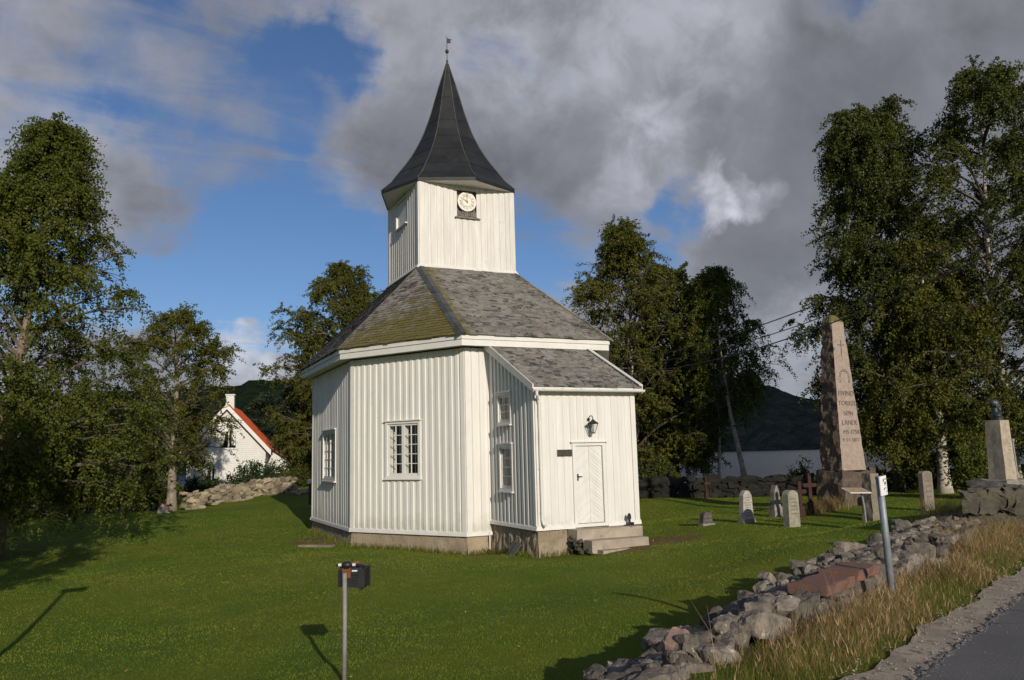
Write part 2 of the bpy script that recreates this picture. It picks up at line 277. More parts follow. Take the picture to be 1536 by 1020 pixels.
# ------------------------------------------------------------------ mesh helpers
class MB:
    def __init__(s): s.v = []; s.f = []; s.r = []; s.n = 0; s.mo = []
    def add(s, verts, faces, r=None, moss=0.0):
        b = s.n
        s.v.extend([tuple(map(float, p)) for p in verts]); s.n += len(verts)
        for fc in faces:
            s.f.append(tuple(i+b for i in fc)); s.r.append(random.random() if r is None else r); s.mo.append(moss)
    def box(s, lo, hi, T=None, r=None):
        (x0, y0, z0), (x1, y1, z1) = lo, hi
        P = [(x0, y0, z0), (x1, y0, z0), (x1, y1, z0), (x0, y1, z0), (x0, y0, z1), (x1, y0, z1), (x1, y1, z1), (x0, y1, z1)]
        if T: P = [T(*p) for p in P]
        r = random.random() if r is None else r
        s.add(P, [(0, 3, 2, 1), (4, 5, 6, 7), (0, 1, 5, 4), (1, 2, 6, 5), (2, 3, 7, 6), (3, 0, 4, 7)], r)
    def hexa(s, P, r=None):
        s.add(P, [(0, 3, 2, 1), (4, 5, 6, 7), (0, 1, 5, 4), (1, 2, 6, 5), (2, 3, 7, 6), (3, 0, 4, 7)], random.random() if r is None else r)
    def tube(s, pts, rad, n=6, r=None, cap=True):
        pts = [np.array(p, float) for p in pts]
        if isinstance(rad, (int, float)): rad = [rad]*len(pts)
        V = []; ref = None
        for i, p in enumerate(pts):
            t = pts[min(i+1, len(pts)-1)] - pts[max(i-1, 0)]
            t = t/(np.linalg.norm(t)+1e-12)
            if ref is None: ref = np.cross(t, (0.0, 0.0, 1.0) if abs(t[2]) < 0.9 else (1.0, 0.0, 0.0))
            a = ref - t*np.dot(ref, t); a /= (np.linalg.norm(a)+1e-12); ref = a
            b = np.cross(t, a)
            for k in range(n):
                w = 2*PI*k/n; V.append(p + (a*math.cos(w) + b*math.sin(w))*rad[i])
        Fc = []
        for i in range(len(pts)-1):
            for k in range(n): Fc.append((i*n+k, i*n+(k+1) % n, (i+1)*n+(k+1) % n, (i+1)*n+k))
        if cap: Fc.append(tuple(range(n-1, -1, -1))); Fc.append(tuple((len(pts)-1)*n+k for k in range(n)))
        s.add(V, Fc, random.random() if r is None else r)
    def lathe(s, prof, n, c=(0, 0, 0), r=None, ph=0.0):
        V = []; Fc = []
        for rr, z in prof:
            for k in range(n):
                w = 2*PI*k/n+ph; V.append((c[0]+rr*math.cos(w), c[1]+rr*math.sin(w), c[2]+z))
        for i in range(len(prof)-1):
            for k in range(n): Fc.append((i*n+k, i*n+(k+1) % n, (i+1)*n+(k+1) % n, (i+1)*n+k))
        Fc.append(tuple(range(n-1, -1, -1))); Fc.append(tuple((len(prof)-1)*n+k for k in range(n)))
        s.add(V, Fc, r)
    def prism(s, poly, T, d0, d1, r=None):
        "extrude a 2-D outline between depths d0 and d1; T maps (a, depth, b)"
        n = len(poly)
        V = [T(a, d0, b) for a, b in poly] + [T(a, d1, b) for a, b in poly]
        s.add(V, [tuple(range(n)), tuple(range(2*n-1, n-1, -1))] + [(i, i+n, (i+1) % n+n, (i+1) % n) for i in range(n)], r)
    def build(s, name, m, parent=None, smooth=False, moss=False):
        return mesh_obj(name, np.array(s.v), s.f, m, parent, np.array(s.r, np.float32), smooth, np.array(s.mo, np.float32) if moss else None)

LOC = {}
def mesh_obj(name, V, faces, m, parent=None, rnd=None, smooth=False, moss=None, origin=None):
    me = bpy.data.meshes.new(name)
    o = bpy.data.objects.new(name, me); COL.objects.link(o)
    V = np.asarray(V, float)
    if parent is None and origin is None:
        lo, hi = V.min(0), V.max(0); origin = (float((lo[0]+hi[0])/2), float((lo[1]+hi[1])/2), float(lo[2]))
        if max(hi-lo) > 60: origin = (0, 0, 0)
    if parent is None:
        V = V - np.array(origin); o.location = origin; LOC[o.name] = np.array(origin, float)
    else:
        o.parent = parent; o.matrix_parent_inverse = Matrix.Translation([-x for x in LOC[parent.name]])
        LOC[o.name] = np.zeros(3)
    if isinstance(faces, np.ndarray):
        k = faces.shape[1]; nf = len(faces)
        me.vertices.add(len(V)); me.vertices.foreach_set('co', V.astype(np.float32).ravel())
        me.loops.add(nf*k); me.loops.foreach_set('vertex_index', faces.astype(np.int32).ravel())
        me.polygons.add(nf); me.polygons.foreach_set('loop_start', np.arange(0, nf*k, k, dtype=np.int32))
        try: me.polygons.foreach_set('loop_total', np.full(nf, k, dtype=np.int32))
        except Exception: pass
        me.update(calc_edges=True)
    else:
        me.from_pydata([tuple(p) for p in V], [], [tuple(int(i) for i in f) for f in faces]); me.update()
    if rnd is not None:
        a = me.attributes.new('rnd', 'FLOAT', 'FACE'); a.data.foreach_set('value', np.asarray(rnd, np.float32))
    if moss is not None:
        a = me.attributes.new('moss', 'FLOAT', 'FACE'); a.data.foreach_set('value', np.asarray(moss, np.float32))
    me.polygons.foreach_set('use_smooth', np.full(len(me.polygons), smooth, dtype=bool))
    if m: me.materials.append(m)
    return o
def thing(name, label, cat, loc, group=None):
    o = bpy.data.objects.new(name, None); COL.objects.link(o); o.empty_display_size = 0.2
    o.location = tuple(float(x) for x in loc); LOC[o.name] = np.array(loc, float)
    return tag(o, label, cat, group)
def tag(o, label, cat, group=None):
    o['label'] = label; o['category'] = cat
    if group: o['group'] = group
    return o
def kind(o, k): o['kind'] = k; return o

_txt = {}
def text_mesh(s, size, align='CENTER'):
    cu = bpy.data.curves.new('txt', 'FONT'); cu.body = s; cu.size = size; cu.align_x = align; cu.align_y = 'CENTER'; cu.resolution_u = 3
    ob = bpy.data.objects.new('txt', cu); COL.objects.link(ob)
    dg = bpy.context.evaluated_depsgraph_get()
    me = bpy.data.meshes.new_from_object(ob.evaluated_get(dg))
    V = np.array([v.co[:] for v in me.vertices]).reshape(-1, 3); Fc = [tuple(p.vertices) for p in me.polygons]
    bpy.data.objects.remove(ob); bpy.data.curves.remove(cu); bpy.data.meshes.remove(me)
    return V, Fc
def put_text(mb, s, size, o, ex, ez, en, lift=0.004):
    V, Fc = text_mesh(s, size)
    if len(V) == 0: return
    o, ex, ez, en = (np.array(x, float) for x in (o, ex, ez, en))
    mb.add([o + ex*p[0] + ez*p[1] + en*lift for p in V], Fc, 0.5)

# value noise for geometry
def hash3(ix, iy, iz):
    h = (ix*374761393 + iy*668265263 + iz*2147483647 + 1013904223) & 0xffffffff
    h = ((h ^ (h >> 13))*1274126177) & 0xffffffff
    return ((h ^ (h >> 16)) & 0xffff)/65535.0
def vnoise(P):
    P = np.asarray(P, float); i = np.floor(P).astype(np.int64); f = P-i; f = f*f*(3-2*f)
    tot = 0
    for dx in (0, 1):
        for dy in (0, 1):
            for dz in (0, 1):
                w = (f[:, 0] if dx else 1-f[:, 0])*(f[:, 1] if dy else 1-f[:, 1])*(f[:, 2] if dz else 1-f[:, 2])
                tot = tot + w*hash3(i[:, 0]+dx, i[:, 1]+dy, i[:, 2]+dz)
    return tot*2-1
def fbm(P, o=4):
    P = np.asarray(P, float); t = 0; a = 0.5
    for k in range(o): t = t + a*vnoise(P*(2**k)+17.3*k); a *= 0.5
    return t
def sstep(a, b, x):
    t = np.clip((x-a)/(b-a), 0, 1); return t*t*(3-2*t)

# ------------------------------------------------------------------ terrain
RP = np.array([-6.42, -26.66]); RE = np.array([0.9154, 0.4025]); RN = np.array([0.4025, -0.9154])   # asphalt edge
def qs(x, y):
    dx, dy = x-RP[0], y-RP[1]
    return dx*RN[0]+dy*RN[1], dx*RE[0]+dy*RE[1]
def rp(q, s, z=0.0):
    p = RP + RN*q + RE*s; return np.array([p[0], p[1], z])
_ctl = [(-5, -3.32, -1.04), (-2.43, -7.53, -1.08), (-5, 3.32, -1.0), (-1.6, -10.73, -0.93), (1.74, -10.73, -0.72), (5, 3, -0.6), (5, -4, -0.65), (-2, 8, -0.8), (2.6, -9, -0.62)]
for u, v, d in ((257, 766, 46), (285, 765, 47), (345, 752, 49), (400, 742, 51), (470, 738, 54), (0, 860, 24.6), (150, 950, 15), (0, 1000, 12.4), (600, 1015, 9.6), (300, 1012, 10.9), (1000, 800, 25), (1122, 785, 25), (1190, 791, 23),
                (1167, 776, 27), (1058, 788, 25), (1000, 747, 38), (1150, 747, 37), (1265, 758, 28), (1318, 782, 24), (1300, 790, 23), (1392, 767, 25), (1435, 738, 34), (1340, 738, 36), (1190, 870, 14.4), (1000, 950, 11.6),
                (850, 1010, 10.0), (1283, 815, 16), (1420, 775, 18), (960, 745, 44), (1110, 722, 47), (1600, 740, 30), (950, 870, 17), (700, 900, 16), (1536, 735, 22)):
    _ctl.append(tuple(at(u, v, d)))
for u, d, z in ((-300, 30, -1.0), (-200, 50, -0.9), (100, 60, -1.0), (350, 64, -0.6), (520, 62, 0.0), (430, 78, -0.2), (-400, 15, -1.0), (700, 60, -0.3), (2000, 30, 0.3), (1800, 40, 0.2)):
    p = at(u, 690, d); _ctl.append((p[0], p[1], z))
CTL = np.array(_ctl)
def lawn_z(x, y):
    x = np.asarray(x, float); y = np.asarray(y, float); sh = x.shape
    x = x.ravel(); y = y.ravel(); out = np.empty_like(x)
    for i in range(0, len(x), 20000):
        xs, ys = x[i:i+20000, None], y[i:i+20000, None]
        d2 = (xs-CTL[:, 0])**2 + (ys-CTL[:, 1])**2 + 0.6
        w = d2**-1.7
        out[i:i+20000] = (w*CTL[:, 2]).sum(1)/w.sum(1)
    return out.reshape(sh)
def ground_z(x, y):
    x = np.asarray(x, float); y = np.asarray(y, float)
    q, s = qs(x, y)
    z = lawn_z(x, y)
    dep = (x-CAM[0])*CF[0]/math.cos(PITCH) + (y-CAM[1])*CF[1]/math.cos(PITCH)
    lat = (x-CAM[0])*CR[0] + (y-CAM[1])*CR[1]
    k = sstep(-4, 8, lat)                                  # the bank falls to the lake sooner on the right
    d0 = 86*(1-k) + 51*k
    z = z - 8.5*sstep(d0, d0+26, dep)
    z = z + 0.05*np.clip(fbm(np.stack([x.ravel()*0.35, y.ravel()*0.35, np.zeros(x.size)], 1)).reshape(x.shape), -1, 1)*sstep(0.0, 3.0, -2.7-q)
    e = sstep(-2.75, -1.7, q)                               # made ground behind the wall carries the road
    zr = 0.10 + 0.05*sstep(-0.9, -0.3, q) - 0.012*sstep(-0.42, -0.3, q)
    far = sstep(7.0, 11.0, s)*sstep(-0.2, -1.6, q)
    return z*(1-e) + zr*e
def gz(x, y): return float(ground_z(np.array([float(x)]), np.array([float(y)]))[0])
def on_ground(u, v, d):
    p = at(u, v, d); return np.array([p[0], p[1], gz(p[0], p[1])])

def grass_mat():
    m, nt, N, L, P = new_mat('mown_grass')
    tc = N.new('ShaderNodeTexCoord'); v = tc.outputs['Object']
    col = n_mix(N, L, n_ramp(N, L, n_noise(N, L, v, 0.35, 6, 0.6), 0.35, 0.65), (0.095, 0.155, 0.016), (0.175, 0.190, 0.024))
    col = n_mix(N, L, n_ramp(N, L, n_noise(N, L, v, 1.3, 6, 0.7), 0.52, 0.75), col, (0.14, 0.135, 0.022))
    col = n_mix(N, L, n_ramp(N, L, n_noise(N, L, v, 24, 4, 0.7), 0.40, 0.72), col, (0.085, 0.140, 0.008))
    for pc, rr in (((2.3, -11.4, -0.7), 1.0), ((0.6, -12.1, -0.9), 0.8), ((-5.2, -1.0, -1.0), 1.5), ((-1.9, -8.3, -1.0), 0.8)):      # trodden bare earth by the steps and walls
        ds = N.new('ShaderNodeVectorMath'); ds.operation = 'DISTANCE'; L.new(v, ds.inputs[0]); ds.inputs[1].default_value = pc
        dd = n_math(N, L, 'ADD', ds.outputs['Value'], n_math(N, L, 'MULTIPLY', n_noise(N, L, v, 3.0, 5), 1.2))
        col = n_mix(N, L, n_ramp(N, L, dd, rr+0.75, rr+0.25), col, (0.15, 0.10, 0.05))
    L.new(col, P.inputs['Base Color']); P.inputs['Roughness'].default_value = 0.9; P.inputs['Specular IOR Level'].default_value = 0.1
    b = N.new('ShaderNodeBump'); b.inputs['Strength'].default_value = 1.0; b.inputs['Distance'].default_value = 0.05
    L.new(n_noise(N, L, v, 30, 5, 0.75), b.inputs['Height']); L.new(b.outputs[0], P.inputs['Normal'])
    return m
MT['grass'] = grass_mat()
def warp(n, fine, far):
    t = np.linspace(-1, 1, n); k = 4.2
    return np.sinh(k*t)/np.sinh(k)*far
def build_ground():
    a = warp(301, 0, 420)
    cxy = CAM[:2] + np.array([CF[0], CF[1]])*18
    X, Y = np.meshgrid(a+cxy[0], a+cxy[1], indexing='ij')
    Z = ground_z(X, Y)
    n = len(a); V = np.stack([X.ravel(), Y.ravel(), Z.ravel()], 1)
    i, j = np.meshgrid(np.arange(n-1), np.arange(n-1), indexing='ij'); b = (i*n+j).ravel()
    Fc = np.stack([b, b+n, b+n+1, b+1], 1)
    kind(mesh_obj('ground', V, Fc, MT['grass'], smooth=True, origin=(0, 0, 0)), 'structure')
build_ground()

def strip(name, q0f, q1f, s0, s1, z, m, n=200, k=1):
    ss = np.linspace(s0, s1, n); V = []; Fc = []
    for s in ss:
        a, b = q0f(s), q1f(s)
        V += [rp(a, s, z), rp(b, s, z)]
    for i in range(n-1): Fc.append((2*i, 2*i+1, 2*i+3, 2*i+2))
    return kind(mesh_obj(name, np.array(V), Fc, m, origin=(0, 0, 0)), 'structure')
MT['asphalt'] = mat('worn_asphalt', (0.135, 0.128, 0.125), (0.105, 0.10, 0.099), 0.9, 0.85, 0.9, 110, c3=(0.16, 0.15, 0.145), s3=130, t3=(0.62, 0.72), bdist=0.012)
MT['gravel'] = mat('sandy_shoulder', (0.40, 0.33, 0.255), (0.27, 0.22, 0.17), 2.6, 0.95, 0.9, 60, c3=(0.085, 0.072, 0.058), s3=6, t3=(0.54, 0.70), bdist=0.02)
def crack_asphalt():
    m = MT['asphalt']; nt = m.node_tree; N = nt.nodes; L = nt.links; P = N['Principled BSDF']
    tc = N.new('ShaderNodeTexCoord'); v = tc.outputs['Object']; src = P.inputs['Base Color'].links[0].from_socket
    wn = N.new('ShaderNodeTexNoise'); wn.inputs['Scale'].default_value = 3.0; wn.inputs['Detail'].default_value = 6; L.new(v, wn.inputs['Vector'])
    ad = N.new('ShaderNodeMix'); ad.data_type = 'RGBA'; ad.inputs[0].default_value = 0.22; L.new(v, ad.inputs[6]); L.new(wn.outputs['Color'], ad.inputs[7])
    vo = N.new('ShaderNodeTexVoronoi'); vo.feature = 'DISTANCE_TO_EDGE'; vo.inputs['Scale'].default_value = 0.75; L.new(ad.outputs[2], vo.inputs['Vector'])
    ck = n_math(N, L, 'LESS_THAN', vo.outputs['Distance'], 0.010)
    col = n_mix(N, L, n_math(N, L, 'MULTIPLY', ck, n_ramp(N, L, n_noise(N, L, v, 0.7, 3), 0.48, 0.60)), src, (0.022, 0.020, 0.019))
    L.new(n_mix(N, L, n_math(N, L, 'MULTIPLY', n_ramp(N, L, n_noise(N, L, v, 55, 2, 0.5), 0.58, 0.66), 0.5), col, (0.24, 0.225, 0.21)), P.inputs['Base Color'])
crack_asphalt()
def wob(f, a, ph): return lambda s: f + a*(math.sin(s*2.1+ph) + 0.6*math.sin(s*5.3+ph*2) + 0.4*math.sin(s*11.7+ph*3))
strip('gravel_shoulder', wob(-0.42, 0.05, 0.4), lambda s: 0.25, -9, 90, 0.158, MT['gravel'], 600)
strip('road', wob(0.0, 0.010, 1.3), lambda s: 5.6, -60, 120, 0.166, MT['asphalt'], 900)
strip('gravel_shoulder', lambda s: 5.5, wob(6.1, 0.05, 2.0), -9, 90, 0.158, MT['gravel'], 200)

# lake, hills
def lake_mat():
    m, nt, N, L, P = new_mat('lake_water')
    P.inputs['Base Color'].default_value = (0.012, 0.016, 0.020, 1); P.inputs['Roughness'].default_value = 0.22; P.inputs['IOR'].default_value = 1.33
    tc = N.new('ShaderNodeTexCoord'); b = N.new('ShaderNodeBump'); b.inputs['Strength'].default_value = 1.0; b.inputs['Distance'].default_value = 0.9
    L.new(n_noise(N, L, tc.outputs['Object'], 0.55, 6, 0.65), b.inputs['Height']); L.new(b.outputs[0], P.inputs['Normal'])
    return m
LAKE_Z = -4.0
def build_lake():
    mb = MB(); n = 64; V = [(0, 0, LAKE_Z)] + [(7000*math.cos(2*PI*k/n), 7000*math.sin(2*PI*k/n), LAKE_Z) for k in range(n)]
    mb.add(V, [(0, 1+k, 1+(k+1) % n) for k in range(n)])
    kind(mb.build('lake_water', lake_mat()), 'structure')
build_lake()
MT['forest'] = mat('forested_slope', (0.010, 0.015, 0.018), (0.006, 0.009, 0.011), 0.02, 1.0, 1.0, 0.08, c3=(0.017, 0.022, 0.025), s3=0.008, t3=(0.55, 0.75), spec=0.0, bdist=12)  # very dark forest colour: cloud shadow is painted in, no cloud casts it
MT['forest_near'] = mat('near_forested_slope', (0.022, 0.034, 0.018), (0.012, 0.020, 0.012), 0.05, 1.0, 1.0, 0.15, spec=0.0, bdist=8)
def hill(name, dist, width, ctl, m, nu=220, nr=26, rough=0.10):
    us = np.array([c[0] for c in ctl], float); vs = np.array([c[1] for c in ctl], float)
    U = np.linspace(us[0], us[-1], nu); H = np.interp(U, us, vs)
    hor = 683 - (U-768)*0.025
    tops = (hor-H)/F*(dist+width*0.5)/np.sqrt(1+((U-768)/F)**2)*np.sqrt(1+((U-768)/F)**2) + CAM[2]
    V = []
    for i, u in enumerate(U):
        d = CR*((u-768)/F) + CF/ math.cos(PITCH); d = np.array([d[0], d[1], 0])
        for j in range(nr):
            t = j/(nr-1); z = LAKE_Z-1 + (tops[i]-LAKE_Z+1)*(math.sin(min(t*2, 1)*PI/2)**1.1 if t < 0.5 else math.cos((t-0.5)*PI)**0.7 if t < 1 else 0)
            p = CAM + d*(dist + width*t); V.append((p[0], p[1], z))
    V = np.array(V)
    V[:, 2] += np.maximum(V[:, 2]-LAKE_Z, 0)*rough*fbm(V*np.array([1, 1, 0])*(6.0/width)+3.3, 5)*1.6 + np.where(V[:, 2] > LAKE_Z+3, rng.uniform(-1, 1, len(V))*width*0.0035, 0)
    i, j = np.meshgrid(np.arange(nu-1), np.arange(nr-1), indexing='ij'); b = (i*nr+j).ravel()
    return kind(mesh_obj(name, V, np.stack([b, b+nr, b+nr+1, b+1], 1), m, smooth=False, origin=(0, 0, 0)), 'structure')
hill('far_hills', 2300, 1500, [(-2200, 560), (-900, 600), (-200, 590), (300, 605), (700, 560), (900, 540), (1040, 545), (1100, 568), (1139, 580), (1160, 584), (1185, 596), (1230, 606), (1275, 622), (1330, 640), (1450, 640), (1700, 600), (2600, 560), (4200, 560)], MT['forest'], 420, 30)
hill('wooded_hill', 420, 420, [(-1400, 690), (-600, 640), (-100, 610), (200, 592), (330, 580), (420, 578), (520, 590), (640, 615), (760, 650), (830, 690)], MT['forest_near'], 200, 24, 0.12)

# ------------------------------------------------------------------ church
AX, AY, B_, C_ = 5.0, 7.531, 2.432, 3.320
Z0, ZW, ZEB, ZET, OV = -0.487, 5.33, 5.349, 5.714, 0.443
TT, ZT0, ZT1, ZAP = 2.048, 9.222, 12.691, 18.93
PX0, PX1, PD, ZP0, ZPE, PO, ZRK = -1.600, 1.741, 3.198, -0.135, 3.813, 0.237, 5.5265
YP = -AY-PD
church = thing('church', 'white octagonal wooden church with slate roof, square clock tower and dark pointed spire', 'church', (0, 0, -1.0))
OCT = [(-B_, -AY), (B_, -AY), (AX, -C_), (AX, C_), (B_, AY), (-B_, AY), (-AX, C_), (-AX, -C_)]

def subtract(z0, z1, holes):
    seg = [(z0, z1)]
    for a, b in holes:
        nx = []
        for p, q in seg:
            if b <= p or a >= q: nx.append((p, q)); continue
            if a > p: nx.append((p, a))
            if b < q: nx.append((b, q))
        seg = nx
    return [g for g in seg if g[1]-g[0] > 0.01]
def frame2(a, b):
    a = np.array(a, float); b = np.array(b, float); e = (b-a); Ln = np.hypot(*e); e = e/Ln; n = np.array([e[1], -e[0]])
    return Ln, lambda s, o, z: (a[0]+e[0]*s+n[0]*o, a[1]+e[1]*s+n[1]*o, z)
def panel(mbk, mbd, a, b, z0, ztop, holes=(), sp=0.265, w=0.15, t=0.030, corner=0.16):
    "board-on-board wall from a to b (left to right seen from outside): backing sheet, boards and corner boards"
    Ln, T = frame2(a, b)
    zt = ztop if callable(ztop) else (lambda s: ztop)
    cuts = sorted(set([0, Ln]+[h[0] for h in holes]+[h[1] for h in holes]))
    for s0, s1 in zip(cuts[:-1], cuts[1:]):
        hs = [(h[2], h[3]) for h in holes if h[0] < (s0+s1)/2 < h[1]]
        top = min(zt(s0), zt(s1))
        for p, q in subtract(z0, top, hs): mbk.add([T(s0, 0, p), T(s1, 0, p), T(s1, 0, q), T(s0, 0, q)], [(0, 1, 2, 3)])
        if abs(zt(s0)-zt(s1)) > 1e-6:
            mbk.add([T(s0, 0, top), T(s1, 0, top), T(s0 if zt(s0) > zt(s1) else s1, 0, max(zt(s0), zt(s1)))], [(0, 1, 2)])
    nb = max(1, int(round((Ln-2*corner)/sp))); sp = (Ln-2*corner)/nb
    for i in range(nb):
        s0 = corner+sp*(i+0.5)-w/2 + random.uniform(-0.006, 0.006); s1 = s0+w
        hs = [(h[2], h[3]) for h in holes if h[1] > s0+0.01 and h[0] < s1-0.01]
        top = min(zt(s0), zt(s1)) - 0.003
        for p, q in subtract(z0, top, hs):
            o = t+random.uniform(-0.004, 0.004); c = 0.016
            r = random.random()
            P = [T(s0, 0, p), T(s0, o-c, p), T(s0+c, o, p), T(s1-c, o, p), T(s1, o-c, p), T(s1, 0, p)]
            P += [(x, y, q) for x, y, z in P]
            mbd.add(P, [(0, 1, 7, 6), (1, 2, 8, 7), (2, 3, 9, 8), (3, 4, 10, 9), (4, 5, 11, 10), (0, 5, 4, 3, 2, 1), (6, 7, 8, 9, 10, 11)], r)
    return Ln, T
def window(parent, T, s0, s1, z0, z1, cols=2, rows=5, sashes=2, reveal=0.34, lattice=False):
    "casement window set in an opening s0..s1, z0..z1; T(s, outward, z)"
    fr = MB(); fw = 0.085
    fr.box((s0-fw, -0.02, z0-fw), (s0, 0.062, z1+fw), T); fr.box((s1, -0.02, z0-fw), (s1+fw, 0.062, z1+fw), T)
    fr.box((s0, -0.02, z1), (s1, 0.060, z1+fw), T); fr.box((s0, -0.02, z0-fw), (s1, 0.060, z0), T)
    fr.box((s0-fw-0.04, 0.0, z1+fw), (s1+fw+0.04, 0.115, z1+fw+0.035), T)
    w = fr.build('window', MT['trim'], parent)
    sl = MB(); sl.box((s0-fw-0.04, 0.0, z0-fw-0.045), (s1+fw+0.04, 0.12, z0-fw), T); sl.build('sill', MT['trim'], w)
    sa = MB(); gl = MB(); n = sashes; W = (s1-s0)/n
    for k in range(n):
        a, b = s0+W*k, s0+W*(k+1); st = 0.062
        sa.box((a, -0.03, z0), (a+st, 0.018, z1), T); sa.box((b-st, -0.03, z0), (b, 0.018, z1), T)
        sa.box((a+st, -0.03, z1-st), (b-st, 0.016, z1), T); sa.box((a+st, -0.03, z0), (b-st, 0.016, z0+st*1.3), T)
        A, Bb, P, Q = a+st, b-st, z0+st*1.3, z1-st
        for c in range(1, cols):
            x = A+(Bb-A)*c/cols; sa.box((x-0.012, -0.024, P), (x+0.012, 0.010, Q), T)
        for r in range(1, rows):
            z = P+(Q-P)*r/rows; sa.box((A, -0.022, z-0.012), (Bb, 0.008, z+0.012), T)
        gl.add([T(A, -0.012, P), T(Bb, -0.012, P), T(Bb, -0.012, Q), T(A, -0.012, Q)], [(0, 1, 2, 3)])
        if lattice:
            for r in range(rows):
                zc = P+(Q-P)*(r+0.5)/rows; xc = (A+Bb)/2
                pts = [T(xc+0.11*math.sin(w_)*(1+0.3*math.cos(2*w_)), 0.0, zc+0.13*math.cos(w_)) for w_ in np.linspace(0, 2*PI, 17)]
                sa.tube(pts, 0.009, 4)
    sa.build('sash', MT['trim'], w); gl.build('pane', MT['glass'], w)
    rv = MB(); d = -0.03-reveal; sp = 0.0
    for s_, k in ((s0, -1), (s1, 1)):
        rv.add([T(s_, -0.03, z0), T(s_, -0.03, z1), T(s_+k*sp, d, z1), T(s_+k*sp, d, z0)], [(0, 1, 2, 3)])
    rv.add([T(s0, -0.03, z0), T(s1, -0.03, z0), T(s1+sp, d, z0), T(s0-sp, d, z0)], [(0, 1, 2, 3)])
    rv.add([T(s0, -0.03, z1), T(s1, -0.03, z1), T(s1+sp, d, z1), T(s0-sp, d, z1)], [(0, 1, 2, 3)])
    rv.build('reveal', MT['curtain'], w)
    if not lattice and sashes > 1:
        ins = MB(); di = -0.20
        for k in range(n):
            a, b = s0+W*k, s0+W*(k+1)
            for p_, q_ in ((a, a+0.05), (b-0.05, b)): ins.box((p_, di-0.03, z0), (q_, di, z1), T)
            ins.box((a+0.05, di-0.03, z1-0.05), (b-0.05, di, z1), T); ins.box((a+0.05, di-0.03, z0), (b-0.05, di, z0+0.06), T)
            ins.box(((a+b)/2-0.010, di-0.02, z0+0.06), ((a+b)/2+0.010, di-0.005, z1-0.05), T)
        for k in range(1, n): ins.box((s0+W*k-0.03, di, z0), (s0+W*k+0.03, -0.031, z1), T)
        ins.build('inner_sash', MT['curtain'], w)
    return w

